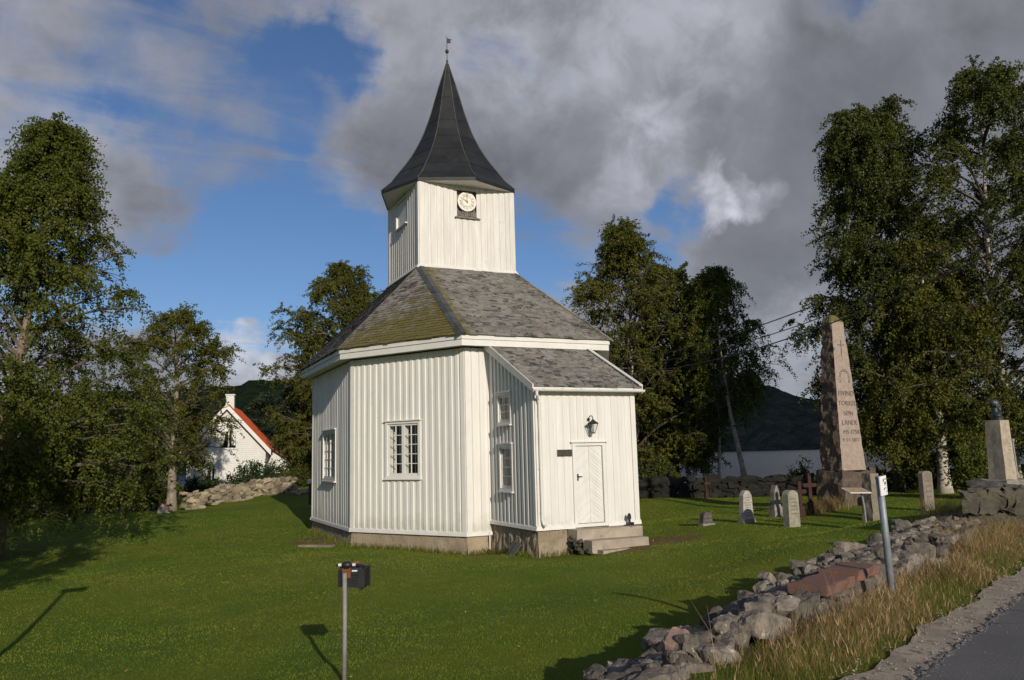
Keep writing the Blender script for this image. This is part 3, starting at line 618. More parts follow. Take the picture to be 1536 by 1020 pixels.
def build_church():
    bk, bd, tr, fo, sk = MB(), MB(), MB(), MB(), MB()
    holes = {7: [(1.70, 3.04, 1.33, 3.03)], 6: [(2.28, 4.34, 1.20, 2.94)], 0: []}
    for i in range(8):
        a, b = OCT[i], OCT[(i+1) % 8]
        if i in (1, 3, 4, 5): hs = [(1.70, 3.04, 1.33, 3.03)] if i in (1, 3, 5) else []
        elif i == 2: hs = [(2.6, 4.0, 1.33, 3.03)]
        else: hs = holes.get(i, [])
        Ln, T = panel(bk, bd, a, b, Z0+0.02, ZW, hs)
        for h in hs: window(church, T, *h)
        # corner boards, base board, soffit and foundation run round the octagon
        cb = MB(); cb.box((0.0, 0.003, Z0+0.07), (0.155, 0.044, ZW), T); _, Tp = frame2(OCT[i-1], OCT[i]); Lp = np.hypot(*(np.array(OCT[i])-np.array(OCT[i-1]))); cb.box((Lp-0.155, 0.003, Z0+0.07), (Lp, 0.043, ZW), Tp); cb.build('corner_board', MT['trim'], church)
        k = 0.026
        sk.hexa([T(-k*1.6, 0, Z0-0.05), T(Ln+k*1.6, 0, Z0-0.05), T(Ln+k*1.6, 0.0, Z0+0.10), T(-k*1.6, 0.0, Z0+0.10), T(-k*1.6, 0.075, Z0-0.05), T(Ln+k*1.6, 0.075, Z0-0.05), T(Ln+k*1.6, 0.06, Z0+0.05), T(-k*1.6, 0.06, Z0+0.05)])
        n = 40; V = []
        for z, off in ((Z0-0.02, -0.03), (-0.75, 0.0), (-1.0, 0.03), (-1.8, 0.08)):
            for j in range(n+1):
                s = Ln*j/n; w = 0.0 if j in (0, n) else 0.022*math.sin(j*1.7+z*9)+random.uniform(-0.012, 0.012)
                V.append(T(s, off+w, z))
        Fc = [(r*(n+1)+j+n+1, r*(n+1)+j+n+2, r*(n+1)+j+1, r*(n+1)+j) for r in range(3) for j in range(n)]
        fo.add(V, Fc)
    # near the porch the boards of the entrance wall meet a broad smooth corner casing
    bk.build('wall', MT['board'], church); bd.build('wall_boards', MT['board'], church)
    sk.build('base_board', MT['trim'], church); fo.build('foundation', MT['plaster'], church, smooth=True)
    fl = MB(); fl.add([(x*0.97, y*0.97, Z0+0.05) for x, y in OCT], [tuple(range(8))]); fl.build('floor', MT['floor'], church)
    # eaves
    def off(o):
        out = []
        for i in range(8):
            p = np.array(OCT[i]); a = np.array(OCT[i-1]); c = np.array(OCT[(i+1) % 8])
            e1 = (p-a)/np.linalg.norm(p-a); e2 = (c-p)/np.linalg.norm(c-p); n1 = np.array([e1[1], -e1[0]]); n2 = np.array([e2[1], -e2[0]])
            out.append(np.linalg.solve(np.array([n1, n2]), np.array([n1@p+o, n2@p+o])))
        return out
    E0, E1, E2, E3 = off(-0.05), off(OV-0.03), off(OV), off(OV+0.035)
    so = MB(); fa = MB()
    for i in range(8):
        j = (i+1) % 8
        so.add([(*E0[i], ZEB+0.03), (*E0[j], ZEB+0.03), (*E1[j], ZEB+0.03), (*E1[i], ZEB+0.03)], [(0, 1, 2, 3)])
        def band(A, Bq, z0, z1): fa.hexa([(*A[i], z0), (*A[j], z0), (*Bq[j], z0), (*Bq[i], z0), (*A[i], z1), (*A[j], z1), (*Bq[j], z1), (*Bq[i], z1)])
        band(E1, E2, ZEB, ZEB+0.20); band(E1, E3, ZEB+0.20, ZET-0.03)
    so.build('soffit', MT['trim'], church); fa.build('fascia', MT['trim'], church)
    # main roof of slates
    ER = off(OV+0.09); ze = ZET-0.012
    TC = [(-TT, -TT), (TT, -TT), (TT, TT), (-TT, TT)]
    faces = []
    for i in range(8):
        j = (i+1) % 8
        if i == 0: a, b = TC[0], TC[1]
        elif i == 1: a = b = TC[1]
        elif i == 2: a, b = TC[1], TC[2]
        elif i == 3: a = b = TC[2]
        elif i == 4: a, b = TC[2], TC[3]
        elif i == 5: a = b = TC[3]
        elif i == 6: a, b = TC[3], TC[0]
        else: a = b = TC[0]
        faces.append((i, (*ER[i], ze), (*ER[j], ze), (*b, ZT0+0.05), (*a, ZT0+0.05)))
    sl = MB()
    for i, p0, p1, p2, p3 in faces: slates(sl, p0, p1, p2, p3, i)
    rf = sl.build('roof', MT['slate'], church, moss=True)
    def hip(i, corner, m, w=0.17, lift=0.035, segs=11, nm='hip_cap'):
        mb = MB(); A = np.array([*ER[i], ze]); Bq = np.array([*corner, ZT0+0.05])
        pa = np.array(faces[i-1][1]); pb = np.array(faces[i][2]); d = Bq-A
        nl = np.cross(np.array(faces[i-1][2])-pa, d); nr = np.cross(d, pb-A); 
        nl /= np.linalg.norm(nl); nr /= np.linalg.norm(nr)
        if nl[2] < 0: nl = -nl
        if nr[2] < 0: nr = -nr
        dn = d/np.linalg.norm(d); sl_ = np.cross(nl, dn); sr_ = np.cross(nr, dn)
        if np.dot(sl_, pa-A) < 0: sl_ = -sl_
        if np.dot(sr_, pb-A) < 0: sr_ = -sr_
        up = (nl+nr)/np.linalg.norm(nl+nr)
        for k in range(segs):
            t0, t1 = k/segs-0.004, (k+1)/segs+0.006
            q0, q1 = A+d*t0+up*(lift+0.012), A+d*min(t1, 1)+up*lift
            r = random.random()
            mb.add([q0, q1, q1+sl_*w-up*0.0, q0+sl_*w, q1+sr_*w, q0+sr_*w, q0-up*0.05, q0+sl_*w-nl*0.05, q0+sr_*w-nr*0.05], [(0, 1, 2, 3), (0, 5, 4, 1), (6, 0, 3, 7), (6, 8, 5, 0)], r)
        mb.build(nm, m, rf)
    hip(0, TC[0], MT['cap']); hip(1, TC[1], MT['slate'], 0.10); hip(7, TC[0], MT['slate'], 0.05, 0.02)
    # flashing at the tower foot
    fs = MB()
    for k in range(4):
        Ln, T = frame2(TC[k], TC[(k+1) % 4]); fs.hexa([T(-0.10, 0.0, ZT0-0.05), T(Ln+0.10, 0.0, ZT0-0.05), T(Ln+0.05, 0, ZT0+0.13), T(-0.05, 0, ZT0+0.13), T(-0.10, 0.14, ZT0-0.03), T(Ln+0.10, 0.14, ZT0-0.03), T(Ln+0.05, 0.055, ZT0+0.13), T(-0.05, 0.055, ZT0+0.13)])
    fs.build('flashing', MT['oldboard'], rf)
    # tower
    tb, td, tcb_list = MB(), MB(), []
    for k in range(4):
        hs = [(TT-0.45, TT+0.40, 11.42, 12.52)] if k == 0 else ([(1.40, 2.62, 11.45, 12.50)] if k == 3 else [])
        Ln, T = panel(tb, td, TC[k], TC[(k+1) % 4], ZT0-0.1, ZT1, hs, sp=0.27, w=0.20 if k == 0 else 0.14, t=0.03)
        tcb = MB(); tcb.box((0.0, 0.003, ZT0-0.1), (0.20, 0.046, ZT1), T); _, Tp = frame2(TC[k-1], TC[k]); tcb.box((Ln-0.20, 0.003, ZT0-0.1), (Ln, 0.045, ZT1), Tp); tcb_list.append(tcb)
        if k == 0: T0 = T
        if k == 3: T3 = T
    tw = tb.build('tower', MT['oldboard'], church); td.build('tower_boards', MT['oldboard'], tw); [q.build('tower_corner_board', MT['oldboard'], tw) for q in tcb_list]
    # clock in its niche
    nb = MB(); c0 = TT
    for s_ in (c0-0.45, c0+0.40): nb.add([T0(s_, 0, 11.42), T0(s_, -0.16, 11.42), T0(s_, -0.16, 12.52), T0(s_, 0, 12.52)], [(0, 1, 2, 3)])
    nb.add([T0(c0-0.45, 0, 12.52), T0(c0-0.45, -0.16, 12.52), T0(c0+0.40, -0.16, 12.52), T0(c0+0.40, 0, 12.52)], [(0, 1, 2, 3)])
    nb.add([T0(c0-0.45, -0.16, 11.42), T0(c0+0.40, -0.16, 11.42), T0(c0+0.40, -0.16, 12.52), T0(c0-0.45, -0.16, 12.52)], [(0, 1, 2, 3)])
    nb.build('clock_niche', MT['greywood'], tw)
    ln = MB(); ln.box((c0-0.45, -0.12, 11.42), (c0+0.40, -0.02, 11.62), T0)
    for q in range(9): ln.box((c0-0.42+q*0.093, -0.02, 11.45+0.015*(q % 2)), (c0-0.42+q*0.093+0.05, 0.02, 11.66), T0)
    ln.box((c0-0.56, -0.02, 11.345), (c0+0.52, 0.12, 11.385), T0); ln.box((c0-0.50, 0.0, 11.385), (c0+0.46, 0.07, 11.42), T0)
    ln.build('carved_sill', MT['greywood'], tw)
    dk = MB(); cz = 12.06; cx = c0-0.03
    def disc(mb, r0, r1, o0, o1, n=40):
        V = []
        for k in range(n):
            w = 2*PI*k/n; V += [T0(cx+r0*math.cos(w), o0, cz+r0*math.sin(w)), T0(cx+r1*math.cos(w), o1, cz+r1*math.sin(w))]
        mb.add(V, [(2*k, (2*k+2) % (2*n), (2*k+3) % (2*n), 2*k+1) for k in range(n)]); return V
    disc(dk, 0.40, 0.40, -0.05, 0.05); disc(dk, 0.40, 0.36, 0.05, 0.05)
    V = [T0(cx+0.36*math.cos(2*PI*k/40), 0.045, cz+0.36*math.sin(2*PI*k/40)) for k in range(40)]; dk.add(V, [tuple(range(40))])
    ck = dk.build('clock_face', MT['clock'], tw)
    nu = MB()
    for k, s_ in enumerate(('XII', 'I', 'II', 'III', 'IIII', 'V', 'VI', 'VII', 'VIII', 'IX', 'X', 'XI')):
        w = PI/2-2*PI*k/12; rx = np.array([math.sin(w), -math.cos(w)]); rz = np.array([math.cos(w), math.sin(w)])
        put_text(nu, s_, 0.115, T0(cx+0.275*rz[0], 0.047, cz+0.275*rz[1]), (rx[0], 0, rx[1]), (rz[0], 0, rz[1]), (0, -1, 0), 0.004)
    V = []; n = 48
    for k in range(n):
        w = 2*PI*k/n
        for r_ in (0.208, 0.220): V.append(T0(cx+r_*math.cos(w), 0.051, cz+r_*math.sin(w)))
    nu.add(V, [(2*k, (2*k+2) % (2*n), (2*k+3) % (2*n), 2*k+1) for k in range(n)])
    nu.build('numerals', MT['ink'], ck)
    for nm, ang, ln_, wd in (('hour_hand', 60, 0.20, 0.020), ('minute_hand', 0, 0.29, 0.015)):
        hd = MB(); w = R_(90+ang); e = np.array([math.cos(w), math.sin(w)]); p = np.array([-e[1], e[0]])
        q = [(-e*0.05+p*wd), (-e*0.05-p*wd), (e*ln_-p*wd*0.3), (e*ln_+p*wd*0.3)]
        V = [T0(cx+a[0], 0.056 if ang else 0.062, cz+a[1]) for a in q] + [T0(cx+a[0], 0.060 if ang else 0.066, cz+a[1]) for a in q]
        hd.hexa(V); hd.build(nm, MT['ink'], ck)
    # sound hatch on the side of the tower
    ha = MB(); ha.box((1.40, -0.06, 11.45), (2.62, 0.0, 12.50), T3, 0.5)
    for q in range(6): ha.box((1.42+q*0.20, 0.0, 11.47), (1.42+q*0.20+0.185, 0.012, 12.49), T3)
    ha.box((1.30, 0.0, 11.36), (2.72, 0.13, 11.41), T3); ha.box((1.30, 0.0, 12.50), (2.72, 0.08, 12.56), T3)
    ha.box((1.30, 0.0, 11.41), (1.40, 0.10, 11.95), T3)
    ha.build('sound_hatch', MT['oldboard'], tw)
    # spire: eight concave sides, corners over the tower corners and face centres
    m = (TT+0.055)*math.sqrt(2); Hs = ZAP-ZT1
    prof = [(1.0, 0.0), (1.0, 0.02), (0.862, 0.082), (0.745, 0.158), (0.64, 0.225), (0.55, 0.290), (0.484, 0.345), (0.427, 0.400), (0.366, 0.465), (0.314, 0.535), (0.254, 0.62), (0.196, 0.72), (0.125, 0.835), (0.066, 0.925), (0.018, 1.0)]
    sp = MB(); ang = [PI/4*k for k in range(8)]
    for k in range(8):
        for (r0, t0), (r1, t1) in zip(prof[1:-1], prof[2:]):
            w0, w1 = ang[k], ang[(k+1) % 8]
            q = [(m*r0*math.cos(w0), m*r0*math.sin(w0), ZT1+Hs*t0), (m*r0*math.cos(w1), m*r0*math.sin(w1), ZT1+Hs*t0), (m*r1*math.cos(w1), m*r1*math.sin(w1), ZT1+Hs*t1), (m*r1*math.cos(w0), m*r1*math.sin(w0), ZT1+Hs*t1)]
            sp.add(q, [(0, 1, 2, 3)])
    sp.add([(m*math.cos(w), m*math.sin(w), ZT1) for w in ang]+[(m*math.cos(w), m*math.sin(w), ZT1+Hs*0.02) for w in ang], [(k, (k+1) % 8, (k+1) % 8+8, k+8) for k in range(8)])
    spo = sp.build('spire', MT['spire'], church)
    rb = MB()
    for w in ang:
        rb.tube([(m*1.004*r*math.cos(w), m*1.004*r*math.sin(w), ZT1+Hs*t+0.008) for r, t in prof[1:]], 0.022, 5, cap=False)
    rb.build('ridge_roll', MT['spiretop'], spo)
    sm = MB()
    for k in range(8):
        for (r1, t1) in prof[3:-1:2]:
            w0, w1 = ang[k], ang[(k+1) % 8]; sm.tube([(m*1.003*r1*math.cos(w), m*1.003*r1*math.sin(w), ZT1+Hs*t1) for w in (w0, w1)], 0.009, 4, cap=False)
    sm.build('sheet_seams', MT['spire'], spo)
    ss = MB(); r_ = m*0.985
    ss.add([(r_*math.cos(w), r_*math.sin(w), ZT1+0.004) for w in ang], [tuple(range(7, -1, -1))]); ss.build('spire_soffit', MT['oldboard'], spo)
    fin = MB(); fin.lathe([(0.05, -0.12), (0.075, 0.0), (0.05, 0.05), (0.035, 0.10), (0.055, 0.14), (0.03, 0.2), (0.016, 0.25), (0.014, 1.30), (0.0, 1.31)], 10, (0, 0, ZAP)); fo_ = fin.build('finial', MT['spiretop'], church)
    bl = MB(); bl.lathe([(0.0, -0.09), (0.06, -0.07), (0.085, 0.0), (0.06, 0.07), (0.0, 0.09)], 10, (0, 0, ZAP+0.60)); bl.build('ball', MT['vane'], fo_)
    vn = MB(); T = lambda a, o, b: (a*0.906, o-a*0.42, b)
    vn.prism([(0, ZAP+0.98), (0.19, ZAP+1.0), (0.14, ZAP+1.07), (0.21, ZAP+1.16), (0.0, ZAP+1.22)], T, -0.008, 0.008); vn.build('weather_vane', MT['vane'], fo_)

def slates(mb, p0, p1, p2, p3, face, ex=0.155, wd=0.27):
    p0, p1, p2, p3 = (np.array(p, float) for p in (p0, p1, p2, p3))
    e = p1-p0; L0 = np.linalg.norm(e); e /= L0
    mid = (p3+p2)/2; w = mid-p0; w -= e*np.dot(w, e); Hh = np.linalg.norm(w); w /= Hh; n = np.cross(e, w)
    if n[2] < 0: n = -n
    a3, a2 = np.dot(p3-p0, e), np.dot(p2-p0, e)
    mb.add([p0-n*0.02, p1-n*0.02, p2-n*0.02, p3-n*0.02] if a2-a3 > 0.01 else [p0-n*0.02, p1-n*0.02, p2-n*0.02], [(0, 1, 2, 3) if a2-a3 > 0.01 else (0, 1, 2)], 0.3)
    rows = int(Hh/ex)
    for k in range(rows):
        y0 = k*ex; y1 = min(y0+ex*1.25, Hh)
        l0, r0 = a3*y0/Hh, L0+(a2-L0)*y0/Hh
        l1, r1 = a3*y1/Hh, L0+(a2-L0)*y1/Hh
        x = l0 - random.random()*wd; 
        while x < r0:
            ww = wd*random.uniform(0.75, 1.2)
            A, Bq = max(x+0.004, l0), min(x+ww-0.004, r0); A1, B1 = max(x+0.004, l1), min(x+ww-0.004, r1)
            if Bq-A > 0.02:
                if B1 < A1: A1 = B1 = min(max((A+Bq)/2, l1), r1)
                j = random.uniform(-0.040, 0.022); h0 = 0.026+random.uniform(0, 0.018); h1 = 0.004
                q = [p0+e*A+w*(y0+j), p0+e*Bq+w*(y0+j+random.uniform(-0.006, 0.006)), p0+e*B1+w*y1, p0+e*A1+w*y1]
                c = (q[0]+q[2])/2; fy = y0/Hh
                if face == 7: ms = 0.88-0.85*fy + 0.35*((A-l0)/max(r0-l0, 0.1)-0.4)
                elif face == 0:
                    dl = A-l0; dr = r0-Bq
                    ms = 0.75-dl*0.85 if dl < 1.2 else (0.55-dr*1.0 if dr < 0.6 else -0.15)
                elif face in (6,): ms = 0.25-0.4*fy
                else: ms = 0.1
                mb.add([q[0]+n*h0, q[1]+n*h0, q[2]+n*h1, q[3]+n*h1, q[0]-n*0.005, q[1]-n*0.005], [(0, 1, 2, 3), (4, 5, 1, 0)], random.random(), ms)
            x += ww

def build_porch():
    po = thing  # porch is part of the church
    bk, bd, sk, fo = MB(), MB(), MB(), MB(); corners = [MB(), MB()]; sks = []
    slope = (ZRK-ZPE)/(PD+PO)                              # roof drop per metre outwards
    zr = lambda y: ZRK - slope*(-AY-y)                      # roof top surface height
    und = lambda y: zr(y)-0.17
    a, b = (PX0, -AY+0.0), (PX0, YP)
    hsL = [(0.80, 1.62, 2.92, 3.72), (0.86, 1.66, 0.93, 2.16)]
    Ln, TL = panel(bk, bd, a, b, ZP0+0.02, lambda s: und(-AY-s), hsL, t=0.04)
    window(church, TL, *hsL[0], cols=2, rows=3, sashes=1, reveal=0.16); window(church, TL, *hsL[1], cols=1, rows=4, sashes=1, reveal=0.16, lattice=True)
    Lr, TR = panel(bk, bd, (PX1, YP), (PX1, -AY), ZP0+0.02, lambda s: und(YP+s), [], t=0.04)
    hole = [(-0.34-PX0, 0.56-PX0, ZP0-0.05, 2.13)]
    Lf, TF = panel(bk, bd, (PX0, YP), (PX1, YP), ZP0+0.02, und(YP)+0.02, hole, sp=0.225, w=0.165, t=0.022)
    for T, L in ((TL, Ln), (TR, Lr), (TF, Lf)):
        top = und(YP)-0.005
        if T is TL: corners[0].box((L-0.15, 0.003, ZP0+0.05), (L, 0.046, top), T)
        elif T is TR: corners[1].box((0, 0.003, ZP0+0.05), (0.15, 0.046, top), T)
        else: corners[0].box((0.0, 0.003, ZP0+0.05), (0.14, 0.040, top), T); corners[1].box((L-0.14, 0.003, ZP0+0.05), (L, 0.040, top), T)
        gap = [(-0.01, L+0.05)] if T is not TF else [(-0.05, hole[0][0]-0.10), (hole[0][1]+0.10, L+0.05)]
        for s0, s1 in gap:
            sk = MB(); sk.hexa([T(s0, 0, ZP0-0.05), T(s1, 0, ZP0-0.05), T(s1, 0, ZP0+0.10), T(s0, 0, ZP0+0.10), T(s0, 0.075, ZP0-0.05), T(s1, 0.075, ZP0-0.05), T(s1, 0.055, ZP0+0.04), T(s0, 0.055, ZP0+0.04)]); sks.append(sk)
        n = 30; V = []
        for z, off in ((ZP0-0.03, -0.02), (-0.45, 0.0), (-0.8, 0.02), (-1.6, 0.05)):
            for j in range(n+1):
                w = 0.0 if j in (0, n) else 0.03*math.sin(j*1.3+z*7)+random.uniform(-0.025, 0.025); V.append(T(L*j/n, off+w, z))
        fo.add(V, [(r*(n+1)+j+n+1, r*(n+1)+j+n+2, r*(n+1)+j+1, r*(n+1)+j) for r in range(3) for j in range(n)])
    porch = bk.build('porch', MT['board'], church); bd.build('porch_boards', MT['board'], porch); [q.build('porch_corner_board', MT['trim'], porch) for q in corners]
    [q.build('porch_base_board', MT['trim'], porch) for q in sks]; fo.build('porch_foundation', MT['plaster'], porch)
    # roof
    x0, x1 = PX0-0.14, PX1+0.14; yf = YP-PO; yb = -AY-0.02
    sl = MB(); slates(sl, (x0, yf, zr(yf)), (x1, yf, zr(yf)), (x1, yb, zr(yb)), (x0, yb, zr(yb)), 9, ex=0.17, wd=0.25)
    ro = sl.build('porch_roof', MT['slate'], porch, moss=True)
    un = MB(); un.add([(x0, yf, zr(yf)-0.12), (x1, yf, zr(yf)-0.12), (x1, yb, zr(yb)-0.12), (x0, yb, zr(yb)-0.12)], [(3, 2, 1, 0)]); 
    un.add([(x0, yf, zr(yf)-0.12), (x1, yf, zr(yf)-0.12), (x1, yf, zr(yf)-0.02), (x0, yf, zr(yf)-0.02)], [(0, 1, 2, 3)]); un.build('roof_underside', MT['trim'], ro)
    for xa, xb in ((x0-0.035, x0), (x1, x1+0.035)):
        vg = MB(); vg.hexa([(xa, yf-0.03, zr(yf)-0.17), (xb, yf-0.03, zr(yf)-0.17), (xb, yb, zr(yb)-0.20), (xa, yb, zr(yb)-0.20), (xa, yf-0.03, zr(yf)+0.06), (xb, yf-0.03, zr(yf)+0.06), (xb, yb, zr(yb)+0.06), (xa, yb, zr(yb)+0.06)])
        vg.build('bargeboard', MT['trim'], ro)
    vg = MB(); vg.hexa([(x1-0.07, yf-0.02, zr(yf)+0.062), (x1+0.05, yf-0.02, zr(yf)+0.062), (x1+0.05, yb, zr(yb)+0.062), (x1-0.07, yb, zr(yb)+0.062), (x1-0.07, yf-0.02, zr(yf)+0.095), (x1+0.05, yf-0.02, zr(yf)+0.095), (x1+0.05, yb, zr(yb)+0.095), (x1-0.07, yb, zr(yb)+0.095)])
    vg.build('verge_cap', MT['trim'], ro)
    gu = MB(); gy, gzz = yf-0.06, zr(yf)-0.07
    n = 9; V = []
    for x in (x0-0.05, x1+0.06):
        for k in range(n+1): w = PI+PI*k/n; V.append((x, gy+0.065*math.cos(w), gzz+0.075*math.sin(w)))
    gu.add(V, [(k, k+1, n+2+k, n+1+k) for k in range(n)] + [tuple(range(n+1)), tuple(range(2*n+1, n, -1))])
    for q in range(6): xq = x0+0.3+q*0.6; gu.box((xq-0.012, gy-0.075, gzz-0.01), (xq+0.012, gy+0.07, gzz+0.016))
    gu.build('gutter', MT['trim'], porch)
    dp = MB(); xx = PX0+0.10
    dp.tube([(PX0-0.06, gy, gzz-0.06), (PX0-0.06, gy, gzz-0.17), (PX0+0.06, YP-0.12, gzz-0.30), (xx, YP-0.10, gzz-0.42), (xx, YP-0.10, 1.8), (xx, YP-0.10, 0.10), (xx+0.02, YP-0.15, -0.02), (xx+0.04, YP-0.22, -0.05)], 0.042, 8)
    for z in (3.0, 1.5, 0.3): dp.tube([(xx, YP-0.10, z), (xx, YP-0.10, z+0.03)], 0.052, 8)
    dp.build('downpipe', MT['trim'], porch, smooth=False)
    # door
    dm = MB(); s0, s1 = hole[0][0], hole[0][1]; zb, zt = ZP0+0.06, 2.13
    dm.box((s0-0.10, -0.02, ZP0-0.03), (s0, 0.05, zt+0.09), TF); dm.box((s1, -0.02, ZP0-0.03), (s1+0.10, 0.05, zt+0.09), TF); dm.box((s0, -0.02, zt), (s1, 0.048, zt+0.09), TF)
    dm.box((s0-0.16, 0.0, zt+0.09), (s1+0.16, 0.105, zt+0.125), TF); dm.box((s0, -0.05, ZP0-0.03), (s1, 0.045, zb), TF)
    df = dm.build('door_frame', MT['trim'], porch)
    dr = MB(); dr.box((s0+0.005, -0.055, zb+0.01), (s1-0.005, -0.02, zt-0.005), TF, 0.5)
    mid = (s0+s1)/2; hw = (s1-s0)/2-0.01; bw = 0.105
    for side in (-1, 1):
        z = zb-0.7
        while z < zt:
            # diagonal boards rising from the middle line outwards, clipped by the leaf
            def pt(u_, zz): return (mid+side*u_, zz)
            poly = [(0.004, z), (hw, z-hw*0.75*1.0 if False else z+0.0), ]
            lo = lambda u_: z + (hw-u_)*0.85
            q = [(0.004, lo(0.004)), (hw, lo(hw)), (hw, lo(hw)+bw), (0.004, lo(0.004)+bw)]
            q = clip_z(clip_z(q, zb+0.012, 1), zt-0.012, -1)
            if len(q) >= 3:
                c = np.mean(np.array(q), 0); g = 0.006
                qq = [(c[0]+(a-c[0])*0.985, c[1]+(b_-c[1])*(1-g/bw*1.6)) for a, b_ in q]
                Tq = (lambda a, d, b_: TF(mid+side*a, d, b_))
                V = [Tq(a, -0.02, b_) for a, b_ in q] + [Tq(a, -0.004, b_) for a, b_ in qq]; m_ = len(q)
                dr.add(V, [tuple(range(m_, 2*m_))] + [(i, (i+1) % m_, (i+1) % m_+m_, i+m_) for i in range(m_)])
            z += bw
    door = dr.build('door', MT['board'], porch)
    hn = MB(); hx = s0+0.07
    hn.box((hx-0.022, -0.004, 1.14), (hx+0.022, 0.012, 1.33), TF); hn.tube([TF(hx, 0.0, 1.26), TF(hx, 0.06, 1.26), TF(hx+0.12, 0.06, 1.255)], 0.011, 6); hn.build('handle', MT['iron'], door)
    pl = MB(); pl.box((-0.93-PX0, 0.022, 1.84), (-0.46-PX0, 0.045, 2.03), TF); pl.build('plaque', MT['plaque'], porch)
    # lantern over the door
    la = MB(); lx = 0.15; cy = YP-0.26
    la.tube([(lx-0.02, YP-0.03, 2.88), (lx-0.02, YP-0.05, 2.88)], 0.05, 8); la.tube([(lx-0.02, YP-0.03, 2.88), (lx-0.02, YP-0.12, 2.98), (lx, cy+0.05, 2.98), (lx, cy, 2.90), (lx, cy, 2.85)], 0.014, 6)
    lam = la.build('wall_lantern', MT['iron'], porch)
    lf = MB(); lf.lathe([(0.19, 2.76), (0.12, 2.80), (0.05, 2.85), (0.02, 2.88)], 6, (lx, cy, 0))
    lf.lathe([(0.055, 2.47), (0.07, 2.49), (0.055, 2.50)], 6, (lx, cy, 0)); lf.lathe([(0.155, 2.745), (0.17, 2.76), (0.155, 2.765)], 6, (lx, cy, 0))
    for k in range(6): w = 2*PI*k/6; lf.tube([(lx+0.06*math.cos(w), cy+0.06*math.sin(w), 2.49), (lx+0.16*math.cos(w), cy+0.16*math.sin(w), 2.75)], 0.009, 4)
    lf.build('lantern_frame', MT['iron'], lam)
    lg = MB(); lg.lathe([(0.055, 2.495), (0.152, 2.745)], 6, (lx, cy, 0)); lg.build('lantern_glass', MT['glass'], lam)
    bu = MB(); bu.lathe([(0.02, 2.50), (0.03, 2.58), (0.045, 2.64), (0.03, 2.69), (0.0, 2.70)], 8, (lx, cy, 0)); bu.build('bulb', MT['signwhite'], lam)
    # steps
    st = MB()
    def blk(x0_, x1_, y0_, y1_, z0_, z1_):
        nx = 8; V = []
        j = lambda a: a+random.uniform(-0.012, 0.012)
        st.hexa([(j(x0_), j(y0_), z0_), (j(x1_), j(y0_), z0_), (x1_, y1_, z0_), (x0_, y1_, z0_), (j(x0_)+0.02, j(y0_)+0.015, z1_), (j(x1_), j(y0_)+0.015, z1_), (x1_, y1_, z1_), (x0_, y1_, z1_)])
    blk(-0.68, 1.50, YP-0.55, YP-0.02, -0.52, -0.19)
    blk(-0.46, 1.40, YP-0.98, YP-0.50, -0.80, -0.46)
    blk(-0.30, 1.30, YP-1.28, YP-0.90, -1.10, -0.70)
    steps = st.build('steps', MT['concrete'], porch)
    br = MB()
    for k in range(26):
        x = -0.62+random.uniform(-0.05, 0.12); y = YP-random.uniform(0.03, 0.62); z = random.uniform(-0.85, -0.32)
        V, Fq = rock(random.uniform(0.09, 0.19)); br.add(V+np.array([x, y, z]), Fq)
    for k in range(10):
        V, Fq = rock(random.uniform(0.06, 0.13)); br.add(V+np.array([-0.42+random.uniform(-0.06, 0.1), YP-random.uniform(0.6, 1.0), random.uniform(-0.88, -0.6)]), Fq)
    br.build('step_rubble', MT['slab'], steps)
    sc = MB()
    sc.prism([(-0.05, -0.19), (-0.035, -0.05), (-0.07, 0.03), (-0.05, 0.12), (0.0, 0.17), (0.05, 0.12), (0.06, 0.03), (0.03, -0.04), (0.05, -0.19)], lambda a, d, b_: (1.27+a, YP-0.22+d, b_), -0.014, 0.014)
    sc.box((1.12, YP-0.30, -0.19), (1.42, YP-0.14, -0.165)); sc.box((1.34, YP-0.26, -0.17), (1.40, YP-0.18, -0.10))
    sc.build('boot_scraper', MT['iron'], porch)

def clip_z(poly, z, sgn):
    out = []
    for i in range(len(poly)):
        a, b = poly[i], poly[(i+1) % len(poly)]
        ia, ib = (a[1]-z)*sgn >= 0, (b[1]-z)*sgn >= 0
        if ia: out.append(a)
        if ia != ib:
            t = (z-a[1])/(b[1]-a[1]); out.append((a[0]+(b[0]-a[0])*t, z))
    return out
